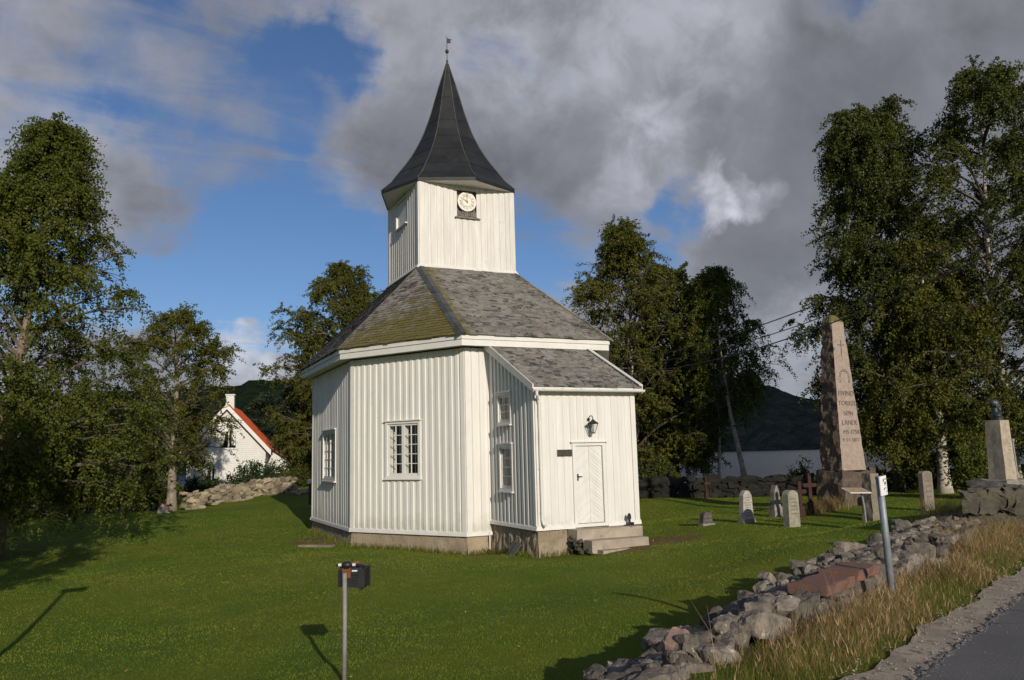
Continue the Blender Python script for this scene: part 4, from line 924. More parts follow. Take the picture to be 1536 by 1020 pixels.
# ------------------------------------------------------------------ rocks
def _cube_sphere(n):
    V = {}; Fc = []
    def vid(p):
        k = tuple(np.round(p, 5)); 
        if k not in V: V[k] = len(V)
        return V[k]
    g = np.linspace(-1, 1, n+1)
    for ax in range(3):
        for sg in (-1, 1):
            for i in range(n):
                for j in range(n):
                    q = []
                    for a, b in ((i, j), (i+1, j), (i+1, j+1), (i, j+1)):
                        p = np.zeros(3); p[ax] = sg; p[(ax+1) % 3] = g[a]; p[(ax+2) % 3] = g[b]; q.append(vid(p))
                    Fc.append(tuple(q) if sg > 0 else tuple(q[::-1]))
    return np.array(list(V.keys())), Fc
_CS3, _CSF3 = _cube_sphere(5)
_CS2, _CSF2 = _cube_sphere(2)
def rock(size, sx=None, lo=False, boxy=0.60):
    "an angular field stone: a cube-sphere cut by random planes and roughened"
    V, Fc = (_CS2, _CSF2) if lo else (_CS3, _CSF3)
    V = V.copy(); nrm = V/np.linalg.norm(V, axis=1)[:, None]
    V = V*boxy + nrm*(1-boxy)*1.15
    for k in range(5):
        d = rng.normal(size=3); d /= np.linalg.norm(d); h = rng.uniform(0.50, 0.95); t = V@d
        V = V - np.outer(np.maximum(t-h, 0)*0.85, d)
    V = V*(1+0.15*fbm(V*1.9+rng.uniform(0, 99, 3), 3)[:, None]*2) + (0 if lo else 0.018)*rng.normal(size=V.shape)
    sx = sx or (rng.uniform(0.85, 1.35), rng.uniform(0.7, 1.1), rng.uniform(0.5, 0.85))
    V = V*np.array(sx)*size*0.5
    a = rng.uniform(-0.35, 0.35, 2)
    ca, sa = math.cos(a[0]), math.sin(a[0]); V = V@np.array([[1, 0, 0], [0, ca, -sa], [0, sa, ca]])
    ca, sa = math.cos(a[1]), math.sin(a[1]); V = V@np.array([[ca, 0, sa], [0, 1, 0], [-sa, 0, ca]])
    return V, Fc
def rotz(V, a):
    c, s = math.cos(a), math.sin(a); return V@np.array([[c, s, 0], [-s, c, 0], [0, 0, 1]])
build_church()
build_porch()

# ------------------------------------------------------------------ trees
def leaves(P, D, Ln, per_m, size, lr, weep, spread, rs):
    "leaf quads along twigs (starts P, directions D, lengths Ln)"
    cnt = np.maximum(1, (Ln*per_m + lr.random(len(Ln))).astype(int))
    idx = np.repeat(np.arange(len(Ln)), cnt); n = len(idx)
    t = lr.random(n)
    c = P[idx] + D[idx]*(Ln[idx]*t)[:, None]
    c[:, 2] -= weep*Ln[idx]*t*t*0.5
    c += lr.normal(size=(n, 3))*spread
    a = lr.normal(size=(n, 3)) + np.array([0, 0, -0.9*weep]); a /= np.linalg.norm(a, axis=1)[:, None]
    b = np.cross(a, lr.normal(size=(n, 3))); b /= (np.linalg.norm(b, axis=1)[:, None]+1e-9)
    nn = np.cross(a, b)
    sz = size*lr.uniform(0.65, 1.3, n)[:, None]
    V = np.stack([c-a*sz*0.5, c+b*sz*0.36+nn*sz*0.08, c+a*sz*0.5, c-b*sz*0.36+nn*sz*0.08], 1).reshape(-1, 3)
    r = np.clip(0.55*rs[idx] + 0.45*lr.random(n), 0, 1)
    return V, r
LEAF_K = 2.7
def tree(name, label, base, H, prof, seed, leaf='leaf_birch', bark='bark_birch', group=None, r0=0.2, lean=(0, 0), nl=60, nsub=9, ntw=6, per_m=20, size=0.09, weep=0.8, clear=0.15,
         asym=(), twl=(0.35, 1.1), rise=(0.45, 1.0), fork=1, spread=0.055, clump=-0.07, low=0.0, path=None, cat='tree'):
    lr = np.random.default_rng(seed)
    base = np.array(base, float)
    t = thing(name, label, cat, base, group)
    pf = np.array(prof, float)
    def R(f): return np.interp(f, pf[:, 0], pf[:, 1])
    tp = []
    for k in range(16):
        f = k/15
        p = base + np.array([lean[0]*f**1.4 + 0.10*math.sin(f*7+seed)*f*H/10, lean[1]*f**1.4 + 0.10*math.cos(f*6+seed*2)*f*H/10, f*H*0.97])
        tp.append(p)
    if path is not None:
        tp = [base + np.array([np.interp(k/15, [q[0] for q in path], [q[1] for q in path]), np.interp(k/15, [q[0] for q in path], [q[2] for q in path]), k/15*H*0.97]) for k in range(16)]
    tp = np.array(tp); tp[0, 2] -= 0.3
    def trunk_at(z):
        f = np.clip(z/(H*0.97), 0, 1)*15; i = min(int(f), 14); return tp[i] + (tp[i+1]-tp[i])*(f-i)
    tm = MB(); tr_r = [max(r0*(1.0-0.93*(k/15)**0.85), 0.012)*(1.35 if k == 0 else 1) for k in range(16)]
    tm.tube(tp, tr_r, 9, 0.5); bm = MB()
    Ps, Ds, Ls, Rs = [], [], [], []
    for i in range(nl):
        u = (i+0.5)/nl
        f1 = pf[0, 0] + (1-pf[0, 0])*(u**0.9) + lr.uniform(-0.02, 0.02)
        f1 = min(max(f1, pf[0, 0]), 1.0)
        az = i*2.39996 + lr.uniform(-0.5, 0.5)
        k = 1.0
        for a_, w_, m_ in asym:
            dlt = abs((math.degrees(az)-a_+180) % 360-180)
            if dlt < w_: k *= 1+(m_-1)*(1-dlt/w_)
        k *= 1+0.55*float(fbm(np.array([[math.cos(az)*1.6+seed, math.sin(az)*1.6, f1*5.0]]), 2)[0])
        rad = 1.2*R(f1)*lr.uniform(0.60, 1.06)*k
        za = max(H*clear*lr.uniform(0.9, 1.2), f1*H - rad*lr.uniform(*rise)); za = min(za, f1*H*0.98)
        A = trunk_at(za); zt = base[2]+f1*H
        hd = np.array([math.cos(az), math.sin(az), 0.0]); pts = []
        for s in np.linspace(0, 1, 7):
            p = A + hd*rad*s; p[2] = A[2] + (zt-A[2])*s**0.75 - weep*0.16*rad*s**3
            p[:2] += lr.normal(size=2)*0.06*rad*0.3*s
            pts.append(p)
        pts = np.array(pts); la = max(0.016, min(r0*0.42, 0.020*rad+0.012))
        bm.tube(pts, [la*(1-0.85*q/6) for q in range(7)], 5, 0.4, cap=False)
        crs = lr.random()
        for j in range(nsub):
            s = lr.uniform(0.22, 1.0)**0.8; q = s*6; i0 = min(int(q), 5); sp = pts[i0]+(pts[i0+1]-pts[i0])*(q-i0)
            aa = az + lr.choice([-1, 1])*lr.uniform(0.3, 1.5); l = rad*lr.uniform(0.14, 0.34)+0.25
            sd_ = np.array([math.cos(aa), math.sin(aa), lr.uniform(-0.15, 0.75)-0.25*weep]); sd_ /= np.linalg.norm(sd_)
            en = sp+sd_*l
            if l > 0.3: bm.tube([sp, (sp+en)/2+np.array([0, 0, 0.06*l]), en], [la*0.35, la*0.24, 0.006], 3, 0.3, cap=False)
            srs = np.clip(crs*0.5+lr.random()*0.6, 0, 1)
            for w_ in range(ntw):
                q0 = sp+(en-sp)*lr.uniform(0.25, 1.05)
                d = sd_*0.7 + lr.normal(size=3)*0.55 + np.array([0, 0, 0.25-0.75*weep]); d /= np.linalg.norm(d)
                Ps.append(q0); Ds.append(d); Ls.append(lr.uniform(*twl)); Rs.append(srs)
    # the leading shoot
    for w_ in range(24):
        f = lr.uniform(0.82, 1.0); q0 = trunk_at(H*f); d = lr.normal(size=3)+np.array([0, 0, 0.6-0.4*weep]); d /= np.linalg.norm(d)
        Ps.append(q0); Ds.append(d); Ls.append(lr.uniform(*twl)*0.8); Rs.append(lr.random())
    # foliage gathers in bunches with open pockets between them
    Ps, Ds, Ls, Rs = np.array(Ps), np.array(Ds), np.array(Ls), np.array(Rs)
    cn = fbm(Ps*np.array([0.85, 0.85, 0.75])+seed*3.7, 3); kp = cn > clump
    Ps, Ds, Ls, Rs = Ps[kp], Ds[kp], Ls[kp], np.clip(Rs[kp]*0.8+0.5*cn[kp], 0, 1)
    if low > 0:
        kp = (Ps[:, 2]-Ls*weep*0.8 > base[2]+low) | (lr.random(len(Ls)) < 0.06); Ps, Ds, Ls, Rs = Ps[kp], Ds[kp], Ls[kp], Rs[kp]
    V, r = leaves(np.array(Ps), np.array(Ds), np.array(Ls), per_m*LEAF_K, size*0.94, lr, weep, spread, np.array(Rs))
    V[:, 2] = np.maximum(V[:, 2], base[2]-0.2)
    tk = tm.build('trunk', MT[bark], t, smooth=True); bm.build('branches', MT['twig' if bark == 'bark_dark' else 'bark_limb'], t)
    mesh_obj('crown', V, np.arange(len(V)).reshape(-1, 4), MT[leaf], t, r)
    return t
def bush(name, label, base, rx, ry, H, seed, leaf='leaf_hedge', n=140, size=0.09, per_m=22, group=None, cat='shrub', rot=0.0):
    "a shrub of many stems with leaves through an uneven dome"
    lr = np.random.default_rng(seed); base = np.array(base, float); t = thing(name, label, cat, base, group)
    sm = MB(); Ps, Ds, Ls, Rs = [], [], [], []
    cr, sr = math.cos(rot), math.sin(rot)
    for i in range(n):
        a = lr.uniform(0, 2*PI); rr = math.sqrt(lr.random()); x, y = rr*rx*math.cos(a), rr*ry*math.sin(a)
        h = H*(1-0.62*rr**2.2)*lr.uniform(0.55, 1.05)
        tip = base+np.array([x*cr-y*sr, x*sr+y*cr, h]); root = base+np.array([(x*cr-y*sr)*0.45, (x*sr+y*cr)*0.45, -0.1])
        if i % 3 == 0: sm.tube([root, (root+tip)/2+lr.normal(size=3)*0.05, tip], [0.022, 0.014, 0.006], 4, 0.4, cap=False)
        cl = lr.random()
        for k in range(9):
            q = root+(tip-root)*lr.uniform(0.35, 1.0); d = lr.normal(size=3)+np.array([0, 0, 0.5]); d /= np.linalg.norm(d)
            Ps.append(q); Ds.append(d); Ls.append(lr.uniform(0.15, 0.45)); Rs.append(np.clip(cl*0.6+lr.random()*0.5, 0, 1))
    V, r = leaves(np.array(Ps), np.array(Ds), np.array(Ls), per_m, size, lr, 0.2, 0.05, np.array(Rs))
    V[:, 2] = np.maximum(V[:, 2], base[2]-0.2)
    sm.build('stems', MT['bark_dark'], t); mesh_obj('foliage', V, np.arange(len(V)).reshape(-1, 4), MT[leaf], t, r)
    return t
def build_trees():
    b = on_ground(5, 800, 28.0)
    tree('birch_tree', 'tall spreading birch filling the left edge, its lowest boughs hanging almost to the lawn', b, 15.9,
         [(0.09, 1.9), (0.18, 2.9), (0.34, 3.8), (0.52, 4.0), (0.66, 2.8), (0.80, 1.5), (0.92, 0.7), (1.0, 0.2)], 11, bark='bark_brown', r0=0.27, nl=92, nsub=10, ntw=7, per_m=19, size=0.105, weep=0.95, clear=0.16,
         path=[(0, -0.3, 0), (0.16, 0.05, 0), (0.30, -0.25, 0.1), (0.5, 0.25, 0), (0.75, 0.7, 0), (1, 0.9, 0)], asym=[(-25, 50, 1.12)], twl=(0.45, 1.4), low=1.0)
    b = on_ground(257, 766, 46)
    tree('birch_tree', 'birch with a thick pale trunk and a few orange leaves before the white house', b, 11.6,
         [(0.22, 2.4), (0.34, 3.1), (0.5, 2.9), (0.66, 2.6), (0.8, 2.3), (0.92, 1.6), (1.0, 0.6)], 23, leaf='leaf_autumn', bark='bark_pale', r0=0.30, nl=56, nsub=9, ntw=6, per_m=17, size=0.115, weep=0.7, clear=0.22, twl=(0.4, 1.1), low=1.6)
    b = on_ground(513, 735, 66)
    tree('birch_tree', 'broad birch standing close behind the church on its left side', b, 18.4,
         [(0.05, 3.6), (0.2, 5.0), (0.45, 5.5), (0.62, 5.1), (0.76, 4.2), (0.9, 2.6), (1.0, 0.7)], 31, leaf='leaf_autumn', r0=0.26, nl=110, clump=-0.24, nsub=9, ntw=6, per_m=17, size=0.135, weep=0.75, clear=0.12, twl=(0.5, 1.3))
    b = on_ground(955, 745, 49)
    tree('birch_tree', 'large pointed birch behind the porch, the tallest of the clump by the lake', b, 16.7,
         [(0.06, 3.0), (0.22, 4.2), (0.42, 5.0), (0.58, 4.9), (0.72, 3.8), (0.86, 2.0), (1.0, 0.35)], 41, leaf='leaf_autumn', r0=0.22, nl=96, nsub=10, ntw=6, per_m=17, size=0.125, weep=0.6, clear=0.12, rise=(0.7, 1.3), clump=-0.20)
    b = on_ground(1018, 742, 50)
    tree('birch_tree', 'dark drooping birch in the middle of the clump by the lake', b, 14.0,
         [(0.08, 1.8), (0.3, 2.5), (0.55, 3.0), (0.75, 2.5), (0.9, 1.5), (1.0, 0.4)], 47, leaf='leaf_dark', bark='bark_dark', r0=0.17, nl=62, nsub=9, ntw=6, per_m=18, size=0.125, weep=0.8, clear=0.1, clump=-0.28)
    b = on_ground(1119, 722, 46)
    tree('birch_tree', 'weeping birch with a white leaning trunk at the right of the clump by the lake', b, 12.6,
         [(0.36, 0.9), (0.46, 1.5), (0.58, 1.8), (0.70, 1.6), (0.84, 1.1), (0.94, 0.7), (1.0, 0.3)], 53, leaf='leaf_birch', r0=0.17, nl=46, nsub=7, ntw=6, per_m=17, size=0.115, weep=1.15, clear=0.36, path=[(0, 0, 0), (0.3, -0.62, 0.2), (0.6, -1.0, 0.3), (1, -1.1, 0.4)], twl=(0.5, 1.3))
    b = on_ground(1079, 722, 48)
    tree('birch_tree', 'slim young birch with a thin pale stem beside the leaning white trunk', b, 8.5,
         [(0.28, 0.8), (0.5, 1.3), (0.75, 1.0), (1.0, 0.3)], 57, leaf='leaf_dark', r0=0.10, nl=26, nsub=6, ntw=5, per_m=16, size=0.115, weep=0.9, clear=0.34, path=[(0, 0, 0), (0.4, 0.25, 0), (1, 0.1, 0)])
    b = on_ground(1350, 737, 36)
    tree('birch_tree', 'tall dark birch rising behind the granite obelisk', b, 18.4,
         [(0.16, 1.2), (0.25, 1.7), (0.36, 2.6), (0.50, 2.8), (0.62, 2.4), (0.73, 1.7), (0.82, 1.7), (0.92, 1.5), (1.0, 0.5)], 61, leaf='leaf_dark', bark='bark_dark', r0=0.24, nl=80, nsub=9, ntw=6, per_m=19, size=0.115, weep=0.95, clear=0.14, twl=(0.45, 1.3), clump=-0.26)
    b = on_ground(1418, 735, 33.5)
    tree('birch_tree', 'lower birch with yellowing leaves and a black and white trunk, behind the brown stele', b, 11.0,
         [(0.12, 1.8), (0.3, 2.5), (0.5, 2.5), (0.7, 2.1), (0.88, 1.4), (1.0, 0.4)], 67, leaf='leaf_autumn', r0=0.27, nl=60, nsub=9, ntw=6, per_m=17, size=0.11, weep=1.0, clear=0.2, clump=-0.22)
    b = on_ground(1525, 735, 34)
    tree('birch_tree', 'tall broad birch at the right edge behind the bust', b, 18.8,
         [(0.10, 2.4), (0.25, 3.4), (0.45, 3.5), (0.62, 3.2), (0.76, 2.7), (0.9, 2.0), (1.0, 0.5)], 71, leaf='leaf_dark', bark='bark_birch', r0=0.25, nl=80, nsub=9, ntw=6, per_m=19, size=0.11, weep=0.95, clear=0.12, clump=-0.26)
    b = on_ground(-372, 1000, 11)
    tree('birch_tree', 'birch outside the left edge whose crown shades the lawn under the big birch', b, 9.0,
         [(0.36, 1.0), (0.5, 1.55), (0.7, 1.5), (0.88, 1.0), (1.0, 0.3)], 91, r0=0.16, nl=46, nsub=8, ntw=6, per_m=12, size=0.11, twl=(0.3, 0.7), weep=0.3, clear=0.36, clump=-0.2)
    b = on_ground(1660, 735, 33)
    tree('birch_tree', 'birch outside the right edge whose boughs reach in beside the bust', b, 15.0,
         [(0.10, 2.4), (0.3, 3.3), (0.6, 3.0), (0.8, 2.2), (1.0, 0.5)], 73, leaf='leaf_birch', r0=0.22, nl=50, nsub=8, ntw=6, per_m=16, size=0.12, weep=0.9, clear=0.12)
    for k, (u, d, H, w) in enumerate(((398, 84, 9.3, 2.9), (436, 78, 8.6, 2.6), (462, 74, 7.2, 2.2), (345, 92, 8.0, 3.0), (520, 76, 8.0, 2.8))):
        b = on_ground(u, 720, d)
        tree('pine_tree', ('dark layered pine rising behind the red roof of the white house', 'dark pine just right of the red roof', 'low dark pine at the left edge of the church wall', 'dark pine half hidden behind the house chimney', 'dark pine hidden behind the church')[k], b, H,
             [(0.10, w), (0.35, w*1.05), (0.6, w*0.85), (0.8, w*0.55), (1.0, 0.25)], 80+k, leaf='needle', bark='bark_brown', r0=0.20, nl=46, nsub=8, ntw=5, per_m=16, size=0.20, weep=0.0, clear=0.12, rise=(0.0, 0.25), twl=(0.3, 0.7), spread=0.12, group='pines behind the white house')
    # shrubs
    def bs(u, v, d): return on_ground(u, v, d)
    bush('hedge_shrub', 'clipped dark green hedge bush in front of the white house gable', bs(388, 740, 55.5), 2.3, 1.2, 2.5, 101, n=170, size=0.12)
    bush('hedge_shrub', 'dark bush between the thick birch trunk and the house', bs(305, 755, 52), 1.7, 1.2, 1.9, 102, n=120, size=0.12)
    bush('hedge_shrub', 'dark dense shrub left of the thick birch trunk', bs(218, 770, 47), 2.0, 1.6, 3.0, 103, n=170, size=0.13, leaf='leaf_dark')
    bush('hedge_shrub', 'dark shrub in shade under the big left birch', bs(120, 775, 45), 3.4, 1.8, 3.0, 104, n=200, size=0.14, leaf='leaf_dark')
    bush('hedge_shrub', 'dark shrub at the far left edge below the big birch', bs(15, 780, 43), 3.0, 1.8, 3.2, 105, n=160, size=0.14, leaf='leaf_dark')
    bush('hedge_shrub', 'dark bush under the pines beside the church corner', bs(448, 728, 62), 1.7, 1.3, 2.2, 106, n=110, size=0.14, leaf='leaf_dark')
    bush('young_willow', 'grey green willow bush standing by the water left of the obelisk', bs(1207, 735, 39.5), 0.95, 0.7, 1.75, 107, n=46, size=0.10, per_m=16, leaf='leaf_birch')
    bush('hedge_shrub', 'tall dark bush left of the bust pedestal', bs(1468, 728, 30), 1.0, 0.8, 2.6, 108, n=120, size=0.10, leaf='leaf_birch')
    bush('hedge_shrub', 'dark low bush behind the far wall under the clump of birches', bs(985, 742, 43), 1.6, 1.0, 2.6, 109, n=130, size=0.12, leaf='leaf_dark')
    if 0: bush('hedge_shrub', 'dark low undergrowth bush below the weeping birch', bs(1045, 738, 44), 1.3, 0.9, 2.0, 110, n=90, size=0.12, leaf='leaf_dark')
    bush('hedge_shrub', 'dark undergrowth bush below the tall birch behind the obelisk', bs(1385, 737, 38), 1.3, 0.8, 2.0, 111, n=90, size=0.12, leaf='leaf_dark')
build_trees()

# ------------------------------------------------------------------ dry stone walls
def build_walls():
    w = thing('drystone_wall', 'broad tumbledown dry stone wall along the road verge, grey lichened stones', 'stone wall', rp(-2.0, 3.0, 0.0))
    zn = lambda s: float(np.interp(s, [-4, -0.9, 0.6, 2, 8, 12], [0.05, 0.20, 0.36, 0.42, 0.44, 0.46]))
    zf = lambda s: float(np.interp(s, [-4, 0.3, 3, 6.7, 9.7, 12], [-0.12, 0.02, 0.30, 0.42, 0.50, 0.52]))
    mb = MB()
    def put(s, q, ztop, size, sx=None, lo=False):
        V, Fc = rock(size, sx, lo)
        V = rotz(V, 0.41+rng.uniform(-0.5, 0.5)); V[:, 2] += ztop-V[:, 2].max()
        p = rp(q, s); mb.add(V+np.array([p[0], p[1], 0]), Fc, float(rng.random()))
    s = -4.5
    while s < 10.6:
        a = rng.uniform(0.22, 0.48)
        put(s+a/2, -1.62+rng.uniform(-0.05, 0.05), zn(s)+rng.uniform(-0.05, 0.06)-(0.09 if 1.7 < s < 3.9 else 0), a*1.12, (1.0, rng.uniform(0.6, 0.85), rng.uniform(0.6, 0.85)))
        s += a*0.98
    s = -4.5
    while s < 12.0:
        a = rng.uniform(0.22, 0.50)
        put(s+a/2, -2.60+rng.uniform(-0.09, 0.09), zf(s)+rng.uniform(-0.08, 0.10), a*1.12, (1.0, rng.uniform(0.6, 0.85), rng.uniform(0.6, 0.9)))
        s += a*0.95
    for zoff, qn, qf in ((0.24, -1.56, -2.62), (0.48, -1.52, -2.68), (0.72, -1.5, -2.74), (0.95, -1.5, -2.80)):
        for near in (True, False):
            s = -4.5
            while s < (10.6 if near else 12.0):
                a = rng.uniform(0.26, 0.55)
                z = (zn(s) if near else zf(s)) - zoff
                if z > (-0.15 if near else -1.2): put(s+a/2, (qn if near else qf)+rng.uniform(-0.03, 0.03), z+rng.uniform(-0.03, 0.03), a*1.15, (1.0, 0.7, rng.uniform(0.6, 0.85)))
                s += a*0.95
    for k in range(900):                                    # rubble filling along the top
        s = rng.uniform(-4.5, 12.0); q = rng.uniform(-2.35, -1.75); t = (q+2.35)/0.6
        put(s, q, zf(s)*(1-t)+zn(s)*t - rng.uniform(-0.05, 0.16), rng.choice([rng.uniform(0.08, 0.18), rng.uniform(0.18, 0.34)]), lo=False)
    mb.build('stonework', MT['stone'], w)
    core = MB(); V = []
    for s in np.linspace(-4.6, 12.0, 40):
        for q, z in ((-1.62, -0.4), (-1.70, zn(s)-0.24), (-2.42, zf(s)-0.26), (-2.66, -1.2)): V.append(rp(q, s, z))
    core.add(V, [(4*i+j, 4*i+4+j, 4*i+5+j, 4*i+1+j) for i in range(39) for j in range(3)]); core.build('rubble_core', MT['darkstone'], w)
    for s0, s1, dz in ((2.02, 2.93, 0.0), (2.97, 3.80, 0.03)):
        m = MB(); n = 7; V = []
        for z in (0.34+dz, 0.35+dz, 0.43+dz, 0.445+dz):
            top = z > 0.44+dz
            for i in range(n):
                for (q, sgn) in ((-1.40, 1), (-1.84, -1)):
                    e = 0.02*math.sin(i*1.9+z*30)+rng.uniform(-0.012, 0.012)
                    V.append(rp(q+sgn*e-(0.02*sgn if top else 0), s0+(s1-s0)*i/(n-1), z+rng.uniform(-0.006, 0.006)))
        Fc = []
        for l in range(3):
            for i in range(n-1):
                a = l*2*n+2*i; Fc += [(a, a+2, a+2+2*n, a+2*n), (a+3, a+1, a+1+2*n, a+3+2*n)]
            for i in (0, n-1): a = l*2*n+2*i; Fc.append((a+1, a, a+2*n, a+1+2*n) if i == 0 else (a, a+1, a+1+2*n, a+2*n))
        for i in range(n-1): a = 6*n+2*i; Fc.append((a, a+2, a+3, a+1))
        m.add(V, Fc, 0.5); m.build('red_capstone', MT['redstone'], w)
    V, Fc = rock(0.36, (1.1, 0.8, 0.9)); m = MB(); p = rp(-2.05, -0.1, 0.10); m.add(rotz(V, 0.6)+p, Fc, 0.5); m.build('pink_boulder', MT['pinkstone'], w)
    # the two distant churchyard walls
    def far_wall(pts, h, name, label, m, size, seed, thick=0.6):
        mb = MB(); t = None
        P = [np.array(on_ground(*p)) for p in pts]
        for a, b_ in zip(P[:-1], P[1:]):
            L = np.linalg.norm((b_-a)[:2]); e = (b_-a)/L; x = 0
            ang = math.atan2(e[1], e[0])
            for r in range(int(h/(size*0.55))):
                x = rng.uniform(0, size)
                while x < L:
                    sz = size*rng.uniform(0.7, 1.4); c = a+e*x; z = gz(c[0], c[1])
                    V, Fc = rock(sz*1.15, (1.1, 0.75, 0.62), lo=True); V = rotz(V, ang+rng.uniform(-0.2, 0.2))
                    for o in ((-thick/2, thick/2) if r*size*0.55 > h-size else (-thick/2,)):
                        mb.add(V+np.array([c[0]-e[1]*o*-1*-1, c[1]+e[0]*o, z+r*size*0.55+size*0.2+rng.uniform(-0.05, 0.08)]), Fc, float(rng.random()))
                    x += sz*0.95
        o = mb.build(name, m); tag(o, label, 'stone wall')
        return o
    far_wall([(880, 750, 38), (1000, 748, 38.5), (1150, 747, 38.5), (1260, 744, 37.5), (1340, 741, 38), (1440, 735, 38), (1560, 728, 37), (1750, 722, 36)], 1.0, 'drystone_wall', 'long low dry stone wall, shade in its dark colour, between the graves and the lake', MT['darkstone'], 0.42, 5)
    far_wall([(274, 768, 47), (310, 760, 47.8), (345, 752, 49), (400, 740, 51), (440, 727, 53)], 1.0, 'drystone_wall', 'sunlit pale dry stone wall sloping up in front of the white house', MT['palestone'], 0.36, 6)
    m = MB()
    for k in range(70):
        p = on_ground(rng.uniform(432, 472), 735, rng.uniform(50.5, 55)); V, Fc = rock(rng.uniform(0.2, 0.5), lo=True); m.add(V+p+np.array([0, 0, 0.05]), Fc, float(rng.random()))
    kind(m.build('fieldstones', MT['palestone']), 'stuff')
build_walls()

# ------------------------------------------------------------------ churchyard
def axbox(mb, x0, x1, y0, y1, z0, z1, tx=0.0, ty=0.0, r=0.5, div=0, rough=0.0):
    "axis aligned block tapering towards the top, optionally roughened"
    nx = ny = max(1, div); nz = max(1, int(div*max(1, (z1-z0)/max(x1-x0, 0.1))))
    V = {}; vl = []; Fc = []
    def vid(i, j, k):
        if (i, j, k) not in V:
            f = k/nz; cx, cy = (x0+x1)/2, (y0+y1)/2; hx = (x1-x0)/2-tx*f; hy = (y1-y0)/2-ty*f
            V[(i, j, k)] = len(vl); vl.append([cx+hx*(2*i/nx-1), cy+hy*(2*j/ny-1), z0+(z1-z0)*f])
        return V[(i, j, k)]
    for k in range(nz):
        for i in range(nx):
            Fc.append((vid(i, 0, k), vid(i+1, 0, k), vid(i+1, 0, k+1), vid(i, 0, k+1))); Fc.append((vid(i+1, ny, k), vid(i, ny, k), vid(i, ny, k+1), vid(i+1, ny, k+1)))
        for j in range(ny):
            Fc.append((vid(0, j+1, k), vid(0, j, k), vid(0, j, k+1), vid(0, j+1, k+1))); Fc.append((vid(nx, j, k), vid(nx, j+1, k), vid(nx, j+1, k+1), vid(nx, j, k+1)))
    for i in range(nx):
        for j in range(ny): Fc.append((vid(i, j, nz), vid(i+1, j, nz), vid(i+1, j+1, nz), vid(i, j+1, nz)))
    vl = np.array(vl)
    if rough: vl = vl + rough*np.stack([fbm(vl*5+11.1*q, 3) for q in range(3)], 1)*2
    mb.add(vl, Fc, r)

